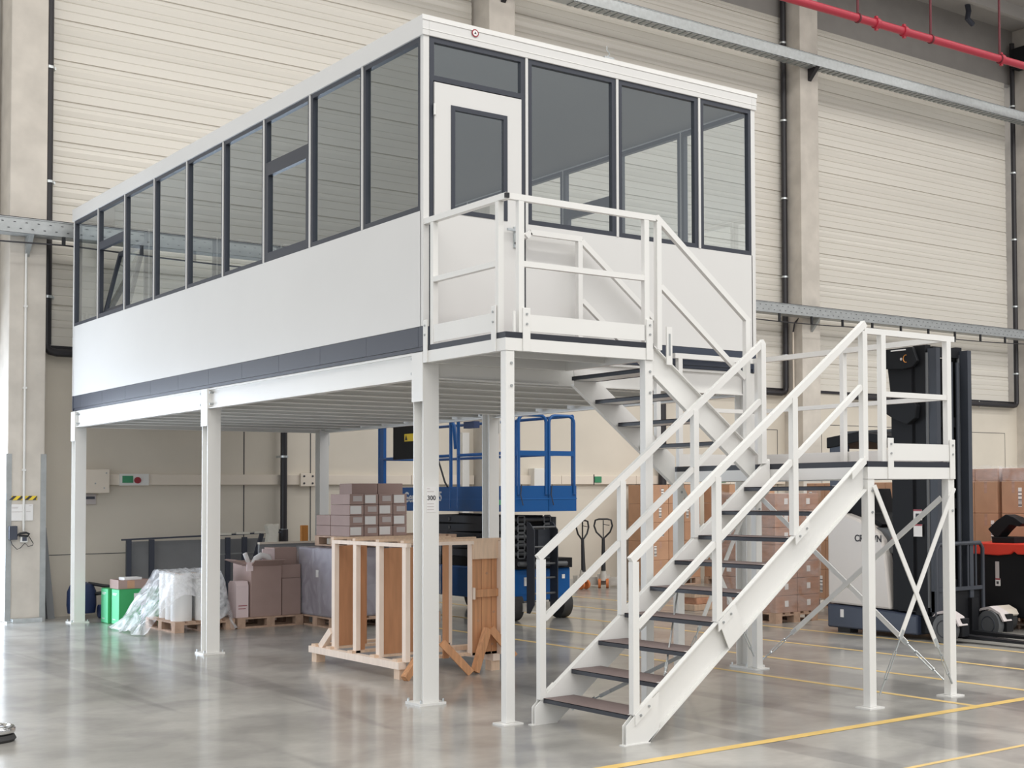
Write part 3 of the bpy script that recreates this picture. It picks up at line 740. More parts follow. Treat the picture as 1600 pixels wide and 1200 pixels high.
for yy, xs_, ed in ((-2.70, (0.26, 1.045, 1.85), 2.655), (-1.50, (0.235, 1.02, 1.80), 2.585)):
    sd = -1 if yy < -2 else 1
    hz = lambda x: 1.345+sl*(x-0.26)
    for x in xs_:
        sq('rail_post', F1, (x, yy, ztop(x)-0.01), (x, yy, hz(x)-0.03), 0.055); post_base(F1, x, yy-0.03 if sd < 0 else yy+0.03, sd)
    sq('rail_post', F1, (ed, yy, 2.07), (ed, yy, 3.16), 0.055)
    G().bar((xs_[0]-0.028, yy, hz(xs_[0]-0.028)), (ed+0.02, yy, hz(ed+0.02)-0.02), 0.045, 0.055).make('handrail', white, F1)
    prev = xs_[0]
    for x in xs_[1:]+(ed,):
        G().bar((prev+0.025, yy, hz(prev+0.025)-0.52), (x-0.025, yy, hz(x-0.025)-0.52), 0.04, 0.045).make('mid_rail', white, F1); prev = x
def tread(F, xa, xb, ya, yb, z):
    t = bx('tread', tread_m, F, xa, xb, ya, yb, z-0.006, z)
    G().box(xa, xa+0.012, ya, yb, z-0.036, z-0.001).box(xb-0.012, xb, ya, yb, z-0.036, z-0.001).box(xa+0.012, xb-0.012, ya, ya+0.01, z-0.036, z-0.006).box(xa+0.012, xb-0.012, yb-0.01, yb, z-0.036, z-0.006).make('tread_edge', deckblk, t)
    bx('support_plate', white, t, xa+0.03, xb-0.03, ya+0.012, yb-0.012, z-0.034, z-0.008)
    bx('yellow_clip', white, t, xa+0.006, xa+0.03, ya+0.01, ya+0.03, z, z+0.003)
for k in range(9):
    tread(F1, X0+GO*k, X0+GO*k+0.285, YA+0.06, YB-0.06, RISE*(k+1))
# braces under the flight
def brace(F, a, b, tb=0.28, m=white, w_=0.045, name='brace'):
    a, b = Vector(a), Vector(b); d = (b-a); Ln = d.length; d = d/Ln
    k = a+d*(tb*1.0)
    o_ = G().bar(k, b, 0.010, w_, (0, 0, 1)).make(name, m, F)
    s_ = Vector((-d.y, d.x, 0)) if abs(d.z) < 0.9 else Vector((1, 0, 0)); s_ = d.cross(Vector((0, 1, 0)) if abs(d.y) < 0.6 else Vector((1, 0, 0))).normalized()*0.013
    p1, p2 = a+d*tb*0.30, a+d*tb*0.75
    G().bar(a+d*0.02, a+d*tb*0.3, 0.012, 0.012).bar(p1+s_, p2+s_, 0.008, 0.008).bar(p1-s_, p2-s_, 0.008, 0.008).bar(p1-s_*1.3, p1+s_*1.3, 0.012, 0.014).bar(p2-s_*1.3, p2+s_*1.3, 0.012, 0.014).bar(p2, k+d*0.03, 0.012, 0.012).bar(k-d*0.02, k+d*0.07, 0.02, 0.03).make('turnbuckle', galv, o_)
brace(F1, (0.47, -1.55, 0.085), (1.34, -2.66, 0.78), 0.30, galvd, 0.03)
brace(F1, (0.60, -2.62, 0.45), (1.57, -1.56, 1.03), 0.12, galvd, 0.03)

# ---- intermediate landing
L2 = T('intermediate_landing', 'white long intermediate landing on four cross braced legs at the right', 'landing', (3.2, -1.4, 0))
MZ = RISE*10
deck(L2, 2.665, 3.775, -2.735, -0.06, MZ)
for x in (2.71, 3.73):
    for y in (-2.69, -0.11): leg80(L2, x, y, MZ-0.148)
zt_ = 3.165
sq('handrail', L2, (2.655, -2.70, zt_), (3.80, -2.70, zt_)); bx('rail_cap', blackpl, L2, 3.80, 3.825, -2.72, -2.68, zt_-0.02, zt_+0.02)
for x in (2.88, 3.72): sq('rail_post', L2, (x, -2.70, MZ), (x, -2.70, zt_-0.025), 0.055)
sq('mid_rail', L2, (2.905, -2.70, 2.64), (3.695, -2.70, 2.64), 0.045)
bx('toe_board', white, L2, 2.95, 3.70, -2.735, -2.729, MZ+0.01, MZ+0.155)
sq('handrail', L2, (3.72, -2.675, zt_), (3.72, -0.08, zt_)); sq('mid_rail', L2, (3.72, -2.675, 2.64), (3.72, -0.08, 2.64), 0.04)
for y in (-1.40, -0.16): sq('rail_post', L2, (3.72, y, MZ), (3.72, y, zt_-0.025), 0.05)
bx('toe_board', white, L2, 3.757, 3.763, -2.62, -0.2, MZ+0.01, MZ+0.13)
sq('handrail', L2, (2.68, -0.09, zt_), (3.695, -0.09, zt_)); sq('mid_rail', L2, (2.78, -0.09, 2.64), (3.695, -0.09, 2.64), 0.04)
sq('rail_post', L2, (2.745, -0.09, MZ), (2.745, -0.09, zt_-0.025), 0.05)
bx('toe_board', white, L2, 2.78, 3.70, -0.064, -0.058, MZ+0.01, MZ+0.13)
plate_bracket(L2, 2.94, -2.735, MZ-0.15, MZ+0.20, 'y'); plate_bracket(L2, 3.735, -2.735, MZ-0.15, MZ+0.20, 'y')
# cross braces: front, right side, back
brace(L2, (2.77, -2.735, 0.09), (3.76, -2.735, 1.84), 0.55); brace(L2, (3.70, -2.745, 0.10), (2.73, -2.745, 1.86), 0.42)
brace(L2, (3.715, -0.2, 0.10), (3.715, -2.62, 1.75), 0.55, white, 0.05); brace(L2, (3.74, -2.62, 0.12), (3.74, -0.18, 1.75), 0.55, white, 0.05)
brace(L2, (2.76, -0.13, 0.12), (3.68, -0.13, 1.85), 0.4); brace(L2, (3.67, -0.14, 0.12), (2.74, -0.14, 1.85), 0.4)

# ---- upper flight
F2 = T('stair_flight', 'upper white stair flight climbing back from the intermediate landing to the office door', 'stairs', (2.0, -0.75, MZ))
zt2 = lambda x: UZ-sl*(x-1.465)
for y, sd in ((-1.31, -1), (-0.13, 1)):
    poly = [(1.475, zt2(1.475)-0.03), (1.475, zt2(1.475)-0.26), (2.50, zt2(2.50)-0.29), (2.655, 2.02), (2.80, MZ+0.005), (2.80, zt2(2.80)+0.03)]
    poly = [(1.475, 3.06), (1.475, 2.84), (2.655, zt2(2.655)-0.28), (2.655, 2.05), (2.655, zt2(2.655)), (1.475, zt2(1.475))]
    poly = [(1.475, zt2(1.475)-0.01), (1.475, zt2(1.475)-0.28), (2.655, zt2(2.655)-0.285), (2.655, zt2(2.655))]
    st = stringer(F2, poly, y, sd)
    yf0, yf1 = (y-0.05, y-0.0085) if sd < 0 else (y+0.0085, y+0.05)
    for (pa, pb, dz) in ((poly[0], poly[3], -0.012), (poly[1], poly[2], 0.012)):
        G().prism([pa, pb, (pb[0], pb[1]+dz), (pa[0], pa[1]+dz)], 'y', yf0, yf1).make('flange', white, st)
for j in range(1, 5):
    xn = 1.465+GO*j; tread(F2, xn-0.285, xn, -1.30, -0.14, UZ-RISE*j)
hz2 = lambda x: 4.185-sl*(x-1.535)
yy = -1.335
sq('rail_post', F2, (1.535, yy, zt2(1.535)), (1.535, yy, 4.16), 0.05); sq('rail_post', F2, (2.545, yy, zt2(2.545)), (2.545, yy, hz2(2.545)-0.02), 0.05)
G().bar((1.515, yy, hz2(1.515)), (2.57, yy, hz2(2.57)), 0.045, 0.05).make('handrail', white, F2)
G().bar((1.56, yy, hz2(1.56)-0.56), (2.52, yy, hz2(2.52)-0.56), 0.04, 0.045).make('mid_rail', white, F2)
G().bar((1.56, wr, hz2(1.56)), (2.42, wr, hz2(2.42)), 0.04, 0.05).make('wall_handrail', white, F2)
G().bar((1.56, wr, hz2(1.56)-0.55), (2.42, wr, hz2(2.42)-0.55), 0.04, 0.045).make('mid_rail', white, F2)
sq('rail_post', F2, (2.44, wr, zt2(2.44)), (2.44, wr, hz2(2.42)+0.01), 0.05)
bx('post_bracket', white, F2, 1.60, 1.66, -1.375, -1.362, zt2(1.63)-0.05, zt2(1.63)+0.28)
bx('bracket_slot', galvd, F2, 1.62, 1.64, -1.377, -1.3755, zt2(1.63)+0.03, zt2(1.63)+0.22)

# ================================================================== PALLETS AND CARTONS
ORD = ['bottom', 'second', 'third', 'fourth', 'fifth', 'sixth', 'seventh']
NTH = ['first', 'second', 'third', 'fourth', 'fifth']
def make_pallet(L_=1.2, W_=0.8):
    """euro pallet, long side along X, corner at the origin"""
    p = T('wooden_pallet', None, 'pallet', (0, 0, 0))
    for i in range(5):
        y = i*(W_-0.1)/4; wd = 0.13 if i in (0, 2, 4) else 0.10
        y0 = min(max(0, y+0.05-wd/2), W_-wd); G().box(0, L_, y0, y0+wd, 0.122, 0.144).make('top_board', palw, p)
    for x in (0, (L_-0.14)/2, L_-0.14): G().box(x, x+0.14, 0, W_, 0.10, 0.122).make('cross_board', palw, p)
    for x in (0, (L_-0.14)/2, L_-0.14):
        for y in (0, (W_-0.12)/2, W_-0.12): G().box(x, x+0.14, y, y+0.12, 0.022, 0.10).make('block', palw, p)
    for y in (0, (W_-0.12)/2, W_-0.12): G().box(0, L_, y, y+0.12, 0, 0.022).make('bottom_board', palw, p)
    return p
pal_x = make_pallet(); pal_y = None
used = [False]
def pallet(x, y, z, label, along='x', group=None):
    p = pal_x if not used[0] else copy_tree(pal_x); used[0] = True
    p['label'] = label
    if along == 'x': p.location = (x, y, z); p.rotation_euler = (0, 0, 0)
    else: p.location = (x+0.8, y, z); p.rotation_euler = (0, 0, PI/2)     # occupies x..x+0.8, y..y+1.2
    if group: p['group'] = group
    elif 'group' in p: del p['group']
    return p
def carton(x0, x1, y0, y1, z0, z1, m, label, group, lab=None, face='y', lm=None, tape=True):
    gap = 0.004
    o_ = T('carton', label, 'box', ((x0+x1)/2, (y0+y1)/2, z0), group)
    bx('carton_body', m, o_, x0+gap, x1-gap, y0+gap, y1-gap, z0, z1-0.003, bevel=0.006)
    if m is kraft and ', rear row' not in label:
        hh = z1-z0
        if face == 'y': xm = (x0+x1)/2; bx('tape_seam', kraftd, o_, xm-0.025, xm+0.025, y0+gap-0.0015, y0+gap, z0+hh*0.62, z1-0.012)
        else: ym = (y0+y1)/2; bx('tape_seam', kraftd, o_, x0+gap-0.0015, x0+gap, ym-0.025, ym+0.025, z0+hh*0.62, z1-0.012)
    if lab:
        a, b, c, d = lab
        if face == 'y': ww = x1-x0; bx('carton_label', lm or bl, o_, x0+ww*a, x0+ww*b, y0+gap-0.003, y0+gap, z0+(z1-z0)*c, z0+(z1-z0)*d)
        else: ww = y1-y0; bx('carton_label', lm or bl, o_, x0+gap-0.003, x0+gap, y0+ww*a, y0+ww*b, z0+(z1-z0)*c, z0+(z1-z0)*d)
    return o_
def wrap(x0, x1, y0, y1, z0, z1, label, m=None, name='stretch_wrap'):
    e = 0.015
    g = G(); n = 10
    rnd = random.Random(int(x0*100+y0*10))
    per = []
    for (a, b, c, d) in ((x0-e, y0-e, x1+e, y0-e), (x1+e, y0-e, x1+e, y1+e), (x1+e, y1+e, x0-e, y1+e), (x0-e, y1+e, x0-e, y0-e)):
        for i in range(n): per.append((a+(c-a)*i/n, b+(d-b)*i/n))
    rows = 9; vs = []; cx, cy = (x0+x1)/2, (y0+y1)/2
    for r in range(rows):
        z_ = z0+(z1+0.01-z0)*r/(rows-1)
        for (px, py) in per:
            k_ = 1+rnd.uniform(0.0, 0.012)
            vs.append((cx+(px-cx)*k_, cy+(py-cy)*k_, z_+(rnd.uniform(-0.02, 0.03) if r == rows-1 else 0)))
    N = len(per); fs = []
    for r in range(rows-1):
        for i in range(N): fs.append((r*N+i, r*N+(i+1)%N, (r+1)*N+(i+1)%N, (r+1)*N+i))
    o_ = G().add(vs, fs).make(name, m or film, None, smooth=True)
    return tag(o_, label, 'plastic wrap')

# --- carton stacks on the wall behind the stairs
def stack_y(px, py, nx, rows, cw, ch, cd, place, m, lab, depth=2, z0=0.144, skip=()):
    for r in range(rows):
        for d_ in range(depth):
            for i in range(nx):
                if (r, d_, i) in skip: continue
                x = px+i*cw; y = py+d_*cd
                front = d_ == 0
                lb = lab(r, i) if front else None
                carton(x, x+cw, y, y+cd, z0+r*ch, z0+(r+1)*ch, m,
                       f"brown carton, {ORD[r]} layer, {NTH[i]} from left{'' if front else ', rear row'}, {place}", 'cartons in the '+place, lb)
def lb1(r, i):
    if (r, i) in ((4, 0), (2, 0)): return (0.55, 0.70, 0.25, 0.80)
    if (r, i) in ((3, 0), (1, 1)): return (0.40, 0.55, 0.25, 0.80)
    if (r, i) in ((1, 0), (3, 2), (0, 1)): return (0.10, 0.25, 0.20, 0.75)
    return None
pallet(10.55, 10.68, 0, 'wooden pallet under the carton stack nearest the pallet trucks')
stack_y(10.55, 10.68, 3, 5, 0.40, 0.366, 0.40, 'stack beside the pallet trucks', kraft, lb1)
pallet(11.85, 9.9, 0, 'wooden pallet under the carton stack right behind the lower stair post')
stack_y(11.85, 9.9, 3, 5, 0.40, 0.366, 0.40, 'stack behind the stair posts', kraft, lambda r, i: (0.1, 0.22, 0.2, 0.75) if (r, i) in ((2, 1), (2, 2), (4, 2), (0, 0)) else None)
# --- row of carton stacks behind the reach truck, labelled faces towards the left
LR = {0: ((0.62, 0.78, 0.2, 0.78),), 1: ((0.75, 0.9, 0.15, 0.8),), 2: ((0.30, 0.45, 0.2, 0.8),), 3: ((0.55, 0.7, 0.2, 0.78),)}
for si, (y0, where_) in enumerate(((4.0, 'seen left of the reach truck'), (2.7, 'seen behind the reach truck cab'), (1.40, 'just right of the reach truck mast'), (0.10, 'at the right edge of the picture'))):
    pallet(9.5, y0, 0, 'wooden pallet of the carton stack '+where_, 'y')
    ch = 0.452
    for r in range(4):
        for i in range(3):
            y = y0+(2-i)*0.41
            carton(9.5, 9.9, y, y+0.41, 0.144+r*ch, 0.144+(r+1)*ch, kraft, f"brown carton, {ORD[r]} layer, {NTH[i]} from left, stack {where_}",
                   'cartons '+where_, (0.15, 0.29, 0.2, 0.78) if (r+i+si) % 2 == 0 else ((0.70, 0.84, 0.15, 0.7) if (r*2+i) % 3 == 0 else None), 'x')
    if si >= 2:
        for i in range(3):
            y = y0+(2-i)*0.41
            carton(9.52, 9.9, y, y+0.41, 0.144+4*ch, 0.144+4*ch+0.17, kraftd, f"flat carton under film, {NTH[i]} from left, topping stack {where_}", 'flat cartons topping the stack '+where_)
        wrap(9.5, 9.92, y0, y0+1.23, 0.144+4*ch-0.02, 0.144+4*ch+0.18, 'clear film around the top layer, stack '+where_)
# --- film wrapped stack between stairs and truck
pallet(7.12, 3.35, 0, 'wooden pallet under the film wrapped carton stack left of the truck', 'y')
for r in range(7):
    for d_ in range(3):
        for i in range(2):
            x = 7.12+i*0.42; y = 3.35+d_*0.40
            carton(x, x+0.42, y, y+0.40, 0.144+r*0.236, 0.144+(r+1)*0.236, kraftd, f"small film wrapped carton, {ORD[r]} layer, {NTH[i]} from left, {NTH[d_]} row from the front",
                   'cartons in the film wrapped stack', ((0.42, 0.58, 0.35, 0.7) if d_ == 0 else None), 'y', paper)
            if i == 0 and r % 2 == 0 and d_ > 0: bx('carton_label', paper, bpy.data.objects[[o_.name for o_ in COL.objects if o_.name.startswith('carton') and '_' not in o_.name][-1]], 7.119, 7.122, y+0.14, y+0.24, 0.21+r*0.236, 0.30+r*0.236)
wrap(7.12, 7.96, 3.35, 4.55, 0.15, 1.81, 'clear stretch film around the small carton stack left of the truck')
# small pile of pinkish boards
o = T('board_pile', 'low pile of pinkish short boards on the floor behind the lower stair flight', 'boards', (7.9, 6.0, 0))
for i, (a, b, z) in enumerate(((7.62, 8.2, 0.0), (7.66, 8.16, 0.10), (7.62, 8.2, 0.20), (7.70, 8.12, 0.27))):
    bx('board', copper if i % 2 else wood, o, a, b, 5.75, 6.15, z, z+(0.10 if i != 3 else 0.04), bevel=0.01)

# --- three pallets of goods under the platform
pallet(0.58, 7.97, 0, 'wooden pallet carrying the white rolls under draped plastic', 'y')
rl = None
for i, (x, y, r_, h_) in enumerate(((0.74, 8.20, 0.135, 0.62), (1.05, 8.16, 0.14, 0.55), (0.78, 8.52, 0.14, 0.62), (1.12, 8.48, 0.135, 0.60), (0.8, 8.85, 0.135, 0.62), (1.12, 8.82, 0.135, 0.60))):
    lab_ = ['left front', 'right front', 'left middle', 'right middle', 'left rear', 'right rear'][i]
    o = T('white_roll', f'upright white film roll, {lab_} one of those under the draped plastic', 'roll', (x, y, 0.144), 'white rolls on the pallet')
    G().cyl((x, y, 0.144), (x, y, 0.144+h_), r_, 28).make('roll_body', rollw, o, smooth=True)
    G().cyl((x, y, 0.144+h_), (x, y, 0.148+h_), 0.04, 16).make('core', kraft, o, smooth=True)
# draped plastic sheet
rnd = random.Random(3)
vs = []; nu, nv = 30, 26; fs = []
def drape_h(x, y):
    dx = max(0.62-x, 0, x-1.26); dy = max(8.06-y, 0, y-9.0)
    return dx, dy
for i in range(nu+1):
    for j in range(nv+1):
        u = i/nu; v = j/nv
        x = 0.10+u*1.31; y = 7.90+v*1.35
        dx, dy = drape_h(x, y); d_ = math.hypot(dx, dy)
        t = min(1, d_/(0.50 if x < 0.9 else 0.17)); z = 0.79*(1-t**0.8)+0.012+rnd.uniform(-0.012, 0.012)+0.03*math.sin(x*17+y*9)*min(1, t*3)
        if dy > 0 and y < 8.2 and 0.7 < x < 1.25: z = max(z, 0.17+0.05*math.sin(x*11))
        vs.append((x+0.03*math.sin(y*13)*t, y+0.03*math.sin(x*15)*t, max(0.008, z)))
for i in range(nu):
    for j in range(nv):
        fs.append((i*(nv+1)+j, (i+1)*(nv+1)+j, (i+1)*(nv+1)+j+1, i*(nv+1)+j+1))
tag(G().add(vs, fs).make('plastic_sheet', drape, None, smooth=True), 'crumpled translucent white plastic sheet draped over the white rolls', 'plastic sheet')

# second pallet: mixed cartons
pallet(1.42, 7.98, 0, 'wooden pallet under the mixed taupe cartons, middle of the three').scale = (0.775, 1, 1)
o = T('carton', 'narrow pale carton with slanted top, left end of the mixed carton pallet', 'box', (1.5, 8.2, 0.144))
G().prism([(8.06, 0.144), (8.36, 0.144), (8.36, 0.60), (8.30, 0.64), (8.10, 0.64), (8.06, 0.58)], 'x', 1.43, 1.60).make('carton_body', pinkc, o)
bx('red_mark', redb, o, 1.46, 1.58, 8.057, 8.06, 0.30, 0.31); bx('red_mark', redb, o, 1.46, 1.56, 8.057, 8.06, 0.26, 0.27)
o = T('carton', 'tall open taupe carton with flaps at the front of the mixed pallet', 'box', (1.85, 8.2, 0.144))
bx('carton_body', taupe, o, 1.62, 2.05, 8.02, 8.40, 0.144, 0.84, bevel=0.005)
G().prism([(1.60, 0.85), (1.62, 0.88), (1.42, 0.94), (1.38, 0.93)], 'y', 8.02, 8.40).make('flap', taupe, o)
G().prism([(8.02, 0.84), (8.02, 0.87), (7.90, 0.93), (7.89, 0.92)], 'x', 1.62, 2.05).make('flap', taupe, o)
bx('flap', pinkc, o, 1.55, 1.64, 8.0, 8.012, 0.78, 0.90)
o = T('scrap_sheet_roll', 'crumpled white packing roll sticking out of the open carton', 'packing', (1.75, 8.2, 0.85))
G().tube([(1.70, 8.15, 0.86), (1.74, 8.15, 0.94), (1.82, 8.18, 0.98), (1.92, 8.18, 0.96), (1.95, 8.2, 0.88)], 0.045, 10).cyl((1.66, 8.2, 0.86), (1.60, 8.2, 1.02), 0.03, 10).make('packing', paper, o, smooth=True)
carton(2.06, 2.34, 8.03, 8.42, 0.144, 0.66, taupe, 'taupe carton standing right of the tall open carton', 'mixed cartons')
o = T('carton', 'large taupe carton on the upper layer of the mixed pallet with pale side flap', 'box', (2.2, 8.25, 0.66))
bx('carton_body', taupe, o, 2.02, 2.34, 8.20, 8.56, 0.845, 1.08, bevel=0.005)
bx('carton_base', taupe, o, 2.06, 2.34, 8.06, 8.46, 0.66, 0.845)
bx('flap', pinkc, o, 1.84, 2.02, 8.19, 8.20, 0.86, 1.07); G().prism([(2.34, 1.06), (2.355, 1.06), (2.41, 0.90), (2.39, 0.80), (2.34, 0.84)], 'y', 8.22, 8.52).make('flap', taupe, o)
carton(1.64, 2.04, 8.42, 8.76, 0.144, 0.9, taupe, 'taupe carton in the rear left of the mixed pallet', 'mixed cartons')
# metal gutter piece and boards behind
o = T('metal_profile', 'upright galvanised channel profile standing behind the mixed cartons', 'profile', (2.8, 8.9, 0))
G().box(2.66, 2.84, 8.9, 8.91, 0.14, 0.80).box(2.66, 2.67, 8.9, 9.0, 0.14, 0.80).box(2.83, 2.84, 8.9, 9.0, 0.14, 0.80).make('channel', galvd, o)
bx('foot_block', palw, o, 2.68, 2.82, 8.88, 9.02, 0.0, 0.14)
bx('orange_box', oran, None, 2.97, 3.08, 9.5, 9.56, 0.0, 1.36, bevel=0.01); tag(bpy.data.objects['orange_box'], 'narrow tall orange brown box behind the wrapped goods', 'box')
tag(bx('tabletop_panel', boardg, None, 2.2, 3.15, 9.2, 9.26, 0.0, 1.10), 'dull grey green panel with pale top edge behind the cartons', 'panel')
bx('pale_edge', duct, bpy.data.objects['tabletop_panel'], 2.2, 3.15, 9.19, 9.27, 1.10, 1.13)
tag(G().prism([(3.0, 1.0), (3.17, 1.0), (3.20, 1.37), (3.14, 1.345), (3.06, 1.37), (3.0, 1.34), (3.03, 1.2)], 'y', 10.9, 11.05).make('foam_sack', creamj, None, 0.015), 'pale cream foam piece standing beside the black downpipe', 'foam')
bpy.data.objects['foam_sack'].location.z = 0
bx('foam_support', boardg, bpy.data.objects['foam_sack'], 3.02, 3.15, 10.92, 11.03, 0.0, 1.0)
# third pallet: wrapped grey goods, pallet, labelled cartons
pallet(2.36, 7.02, 0, 'floor pallet under the grey film wrapped goods', 'y')
pallet(2.36+0.82, 7.02, 0, 'floor pallet under the film wrapped boxes seen through the crate', 'y')
o = T('wrapped_goods', 'grey lilac film wrapped block of goods left of the wooden crate', 'goods', (2.7, 7.6, 0.144))
g = G(); vs = []; rnd = random.Random(5)
bx('goods_body', greyw, o, 2.36, 3.14, 7.04, 8.18, 0.144, 1.09, bevel=0.03); bx('paper_patch', paper, o, 2.357, 2.36, 7.5, 7.58, 0.68, 0.78)
wrap(2.36, 3.14, 7.04, 8.18, 0.15, 1.07, 'clear film with a white strap around the grey lilac goods')
for r in range(4):
    for i in range(3):
        carton(3.19+0.0, 3.19+0.39, 7.04+i*0.38, 7.42+i*0.38, 0.144+r*0.236, 0.144+(r+1)*0.236, pinkc if False else taupe, f"small pale carton, {ORD[r]} layer, {NTH[i]} row, seen through the crate", 'boxes seen through the crate', (0.12, 0.88, 0.15, 0.85), 'y', labelg)
        carton(3.58, 3.97, 7.04+i*0.38, 7.42+i*0.38, 0.144+r*0.236, 0.144+(r+1)*0.236, taupe, f"small pale carton, {ORD[r]} layer, {NTH[i]} row, right half behind the crate", 'boxes seen through the crate', (0.12, 0.88, 0.15, 0.85), 'y', labelg)
wrap(3.19, 3.97, 7.04, 8.18, 0.15, 1.07, 'clear film around the small boxes seen through the crate')
PZ2 = 1.098
pallet(2.60, 6.97, PZ2, 'upper pallet lying on the grey wrapped goods', 'y')
pallet(3.41, 6.97, PZ2, 'upper pallet lying on the boxes behind the crate', 'y')
z0 = PZ2+0.144; ch = 0.147
for r in range(4):
    for i in range(4):
        carton(2.62+i*0.217, 2.62+(i+1)*0.217, 7.08, 7.70, z0+r*ch, z0+(r+1)*ch, taupe, f"flat taupe carton with white label, {ORD[r]} layer, {NTH[i]} from left above the crate", 'labelled cartons above the crate',
               (0.06, 0.80, 0.12, 0.88) if (r+i) % 2 == 0 else (0.25, 0.85, 0.3, 0.80), 'y', labelg if (r+i) % 2 else paper)
for r in range(2):
    carton(2.62, 2.92, 7.705, 8.18, z0+r*ch, z0+(r+1)*ch, taupe, f"pale sided carton, {ORD[r]} one at the left end of the upper pallet", 'pale sided cartons')
for r in range(2):
    for i in range(2):
        carton(2.95+i*0.4, 3.35+i*0.4, 7.72, 8.14, z0+r*0.37, z0+(r+1)*0.37, taupe, f"shaded taupe carton, {ORD[r]} layer, {NTH[i]} from left behind the labelled cartons", 'rear cartons behind the labelled ones')
# ================================================================== WOODEN CRATE FRAME
o = T('wooden_crate', 'open pine crate frame with upright boards behind the front platform column', 'crate', (1.2, 2.6, 0))
for x in (0.64, 1.70): bx('runner_board', woodf, o, x-0.03, x+0.05, 1.66, 3.78, 0.10, 0.17)
for y in (1.68, 3.62):
    for x in (0.63, 1.66): bx('foot_block', wood, o, x, x+0.1, y, y+0.12, 0, 0.10)
for y in (1.70, 2.2, 2.72, 3.25, 3.62): bx('cross_board', wood, o, 0.62, 1.76, y, y+0.11, 0.17, 0.195)
for y in (1.62, 2.19, 2.72, 3.24):
    bx('upright', woodf, o, 0.665, 0.715, y, y+0.075, 0.17, 1.294)
    bx('upright', woodf, o, 1.735, 1.785, y, y+0.075, 0.17, 1.294)
for y in (1.62, 2.19, 2.72):
    pass
for y, x1 in ((3.26, 1.05), (2.20, 1.06)): bx('side_board', woodb, o, 0.716, x1, y+0.01, y+0.03, 0.20, 1.27)
for y in (2.74,): bx('side_board', woodb, o, 0.716, 0.78, y+0.01, y+0.03, 0.20, 1.27)
for y in (3.26, 2.74, 2.20, 1.66): bx('top_cross_board', wood, o, 0.665, 1.785, y, y+0.07, 1.335, 1.36)
bx('top_rail', woodf, o, 0.665, 0.715, 1.60, 3.32, 1.295, 1.333); bx('top_rail', woodf, o, 1.735, 1.785, 1.60, 3.32, 1.295, 1.333)
for a, b in ((3.26, 3.20), (2.74, 2.65)): pass
# plank door at the right front
for i, (a, b) in enumerate(((1.44, 1.555), (1.56, 1.67), (1.675, 1.79))): bx('plank', woodp, o, a, b, 1.70, 1.72, 0.17, 1.33)
bx('plank_batten', wood, o, 1.44, 1.80, 1.665, 1.70, 1.15, 1.335); bx('plank_batten', woodp, o, 1.455, 1.79, 1.665, 1.70, 0.76, 0.84); bx('batten_end', woodf, o, 1.445, 1.462, 1.655, 1.70, 0.74, 0.86)
bx('plank_edge', woodf, o, 1.43, 1.44, 1.68, 1.76, 0.17, 1.33)
bx('plank', woodb, o, 1.10, 1.16, 1.66, 1.68, 0.17, 1.33)
G().bar((1.05, 1.66, 1.32), (1.44, 1.66, 1.32), 0.03, 0.035).make('top_rail', woodf, o)
for (x, z_) in ((1.52, 0.52), (1.70, 0.60), (1.68, 0.27), (1.62, 1.0)): G().cyl((x, 1.697, z_), (x, 1.70, z_), 0.014, 12).make('knot', kraft, o)
for p, q in (((1.40, 1.56, 0.02), (1.58, 1.62, 0.44)), ((1.86, 1.56, 0.14), (1.62, 1.63, 0.44)), ((1.33, 1.52, 0.02), (1.05, 1.6, 0.34)), ((0.62, 1.55, 0.02), (0.84, 1.64, 0.24)), ((0.66, 3.55, 0.17), (0.68, 3.33, 0.36)), ((1.70, 3.5, 0.17), (1.72, 3.3, 0.40))):
    G().bar(p, q, 0.06, 0.075).make('diagonal_prop', woodp if p[0] > 1 or p[1] < 2 else woodf, o)
bx('loose_board', wood, o, 1.18, 1.70, 2.0, 2.12, 0.20, 0.24); bx('loose_board', woodf, o, 1.25, 1.72, 2.85, 2.95, 0.2, 0.27)

# ================================================================== LEFT CORNER CLUTTER
o = T('leaning_board', 'tall dark grey board leaning beside the left concrete column', 'board', (-0.05, 11.6, 0))
G().prism([(-0.20, 0), (0.03, 0), (-0.10, 1.36), (-0.20, 1.34)], 'y', 11.58, 11.64).make('board', boardg, o)
G().prism([(-0.09, 0), (-0.075, 0), (-0.15, 0.95), (-0.16, 0.95)], 'y', 11.565, 11.58).make('slot', ink, o)
o = T('vacuum_cleaner', 'dark blue wheeled vacuum cleaner with black hose behind the third column', 'vacuum', (0.36, 11.35, 0))
G().lathe([(0.0, 0.08), (0.19, 0.08), (0.205, 0.20), (0.20, 0.40), (0.16, 0.50), (0.06, 0.54), (0, 0.54)], (0.34, 11.35, 0)).make('tank', darkbl, o, smooth=True)
for x in (0.28, 0.57): G().cyl((x-0.03, 11.2, 0.1), (x+0.03, 11.2, 0.1), 0.10 if x > 0.4 else 0.05, 20).make('wheel', darkbl, o, smooth=True)
G().tube([(0.42, 11.3, 0.52), (0.60, 11.2, 0.48), (0.85, 11.1, 0.44), (1.1, 11.0, 0.38)], 0.025).tube([(0.5, 11.25, 0.36), (0.62, 11.15, 0.38), (0.74, 11.1, 0.30), (0.82, 11.1, 0.14), (0.92, 11.1, 0.04)], 0.028).make('hose', blackpl, o, smooth=True)
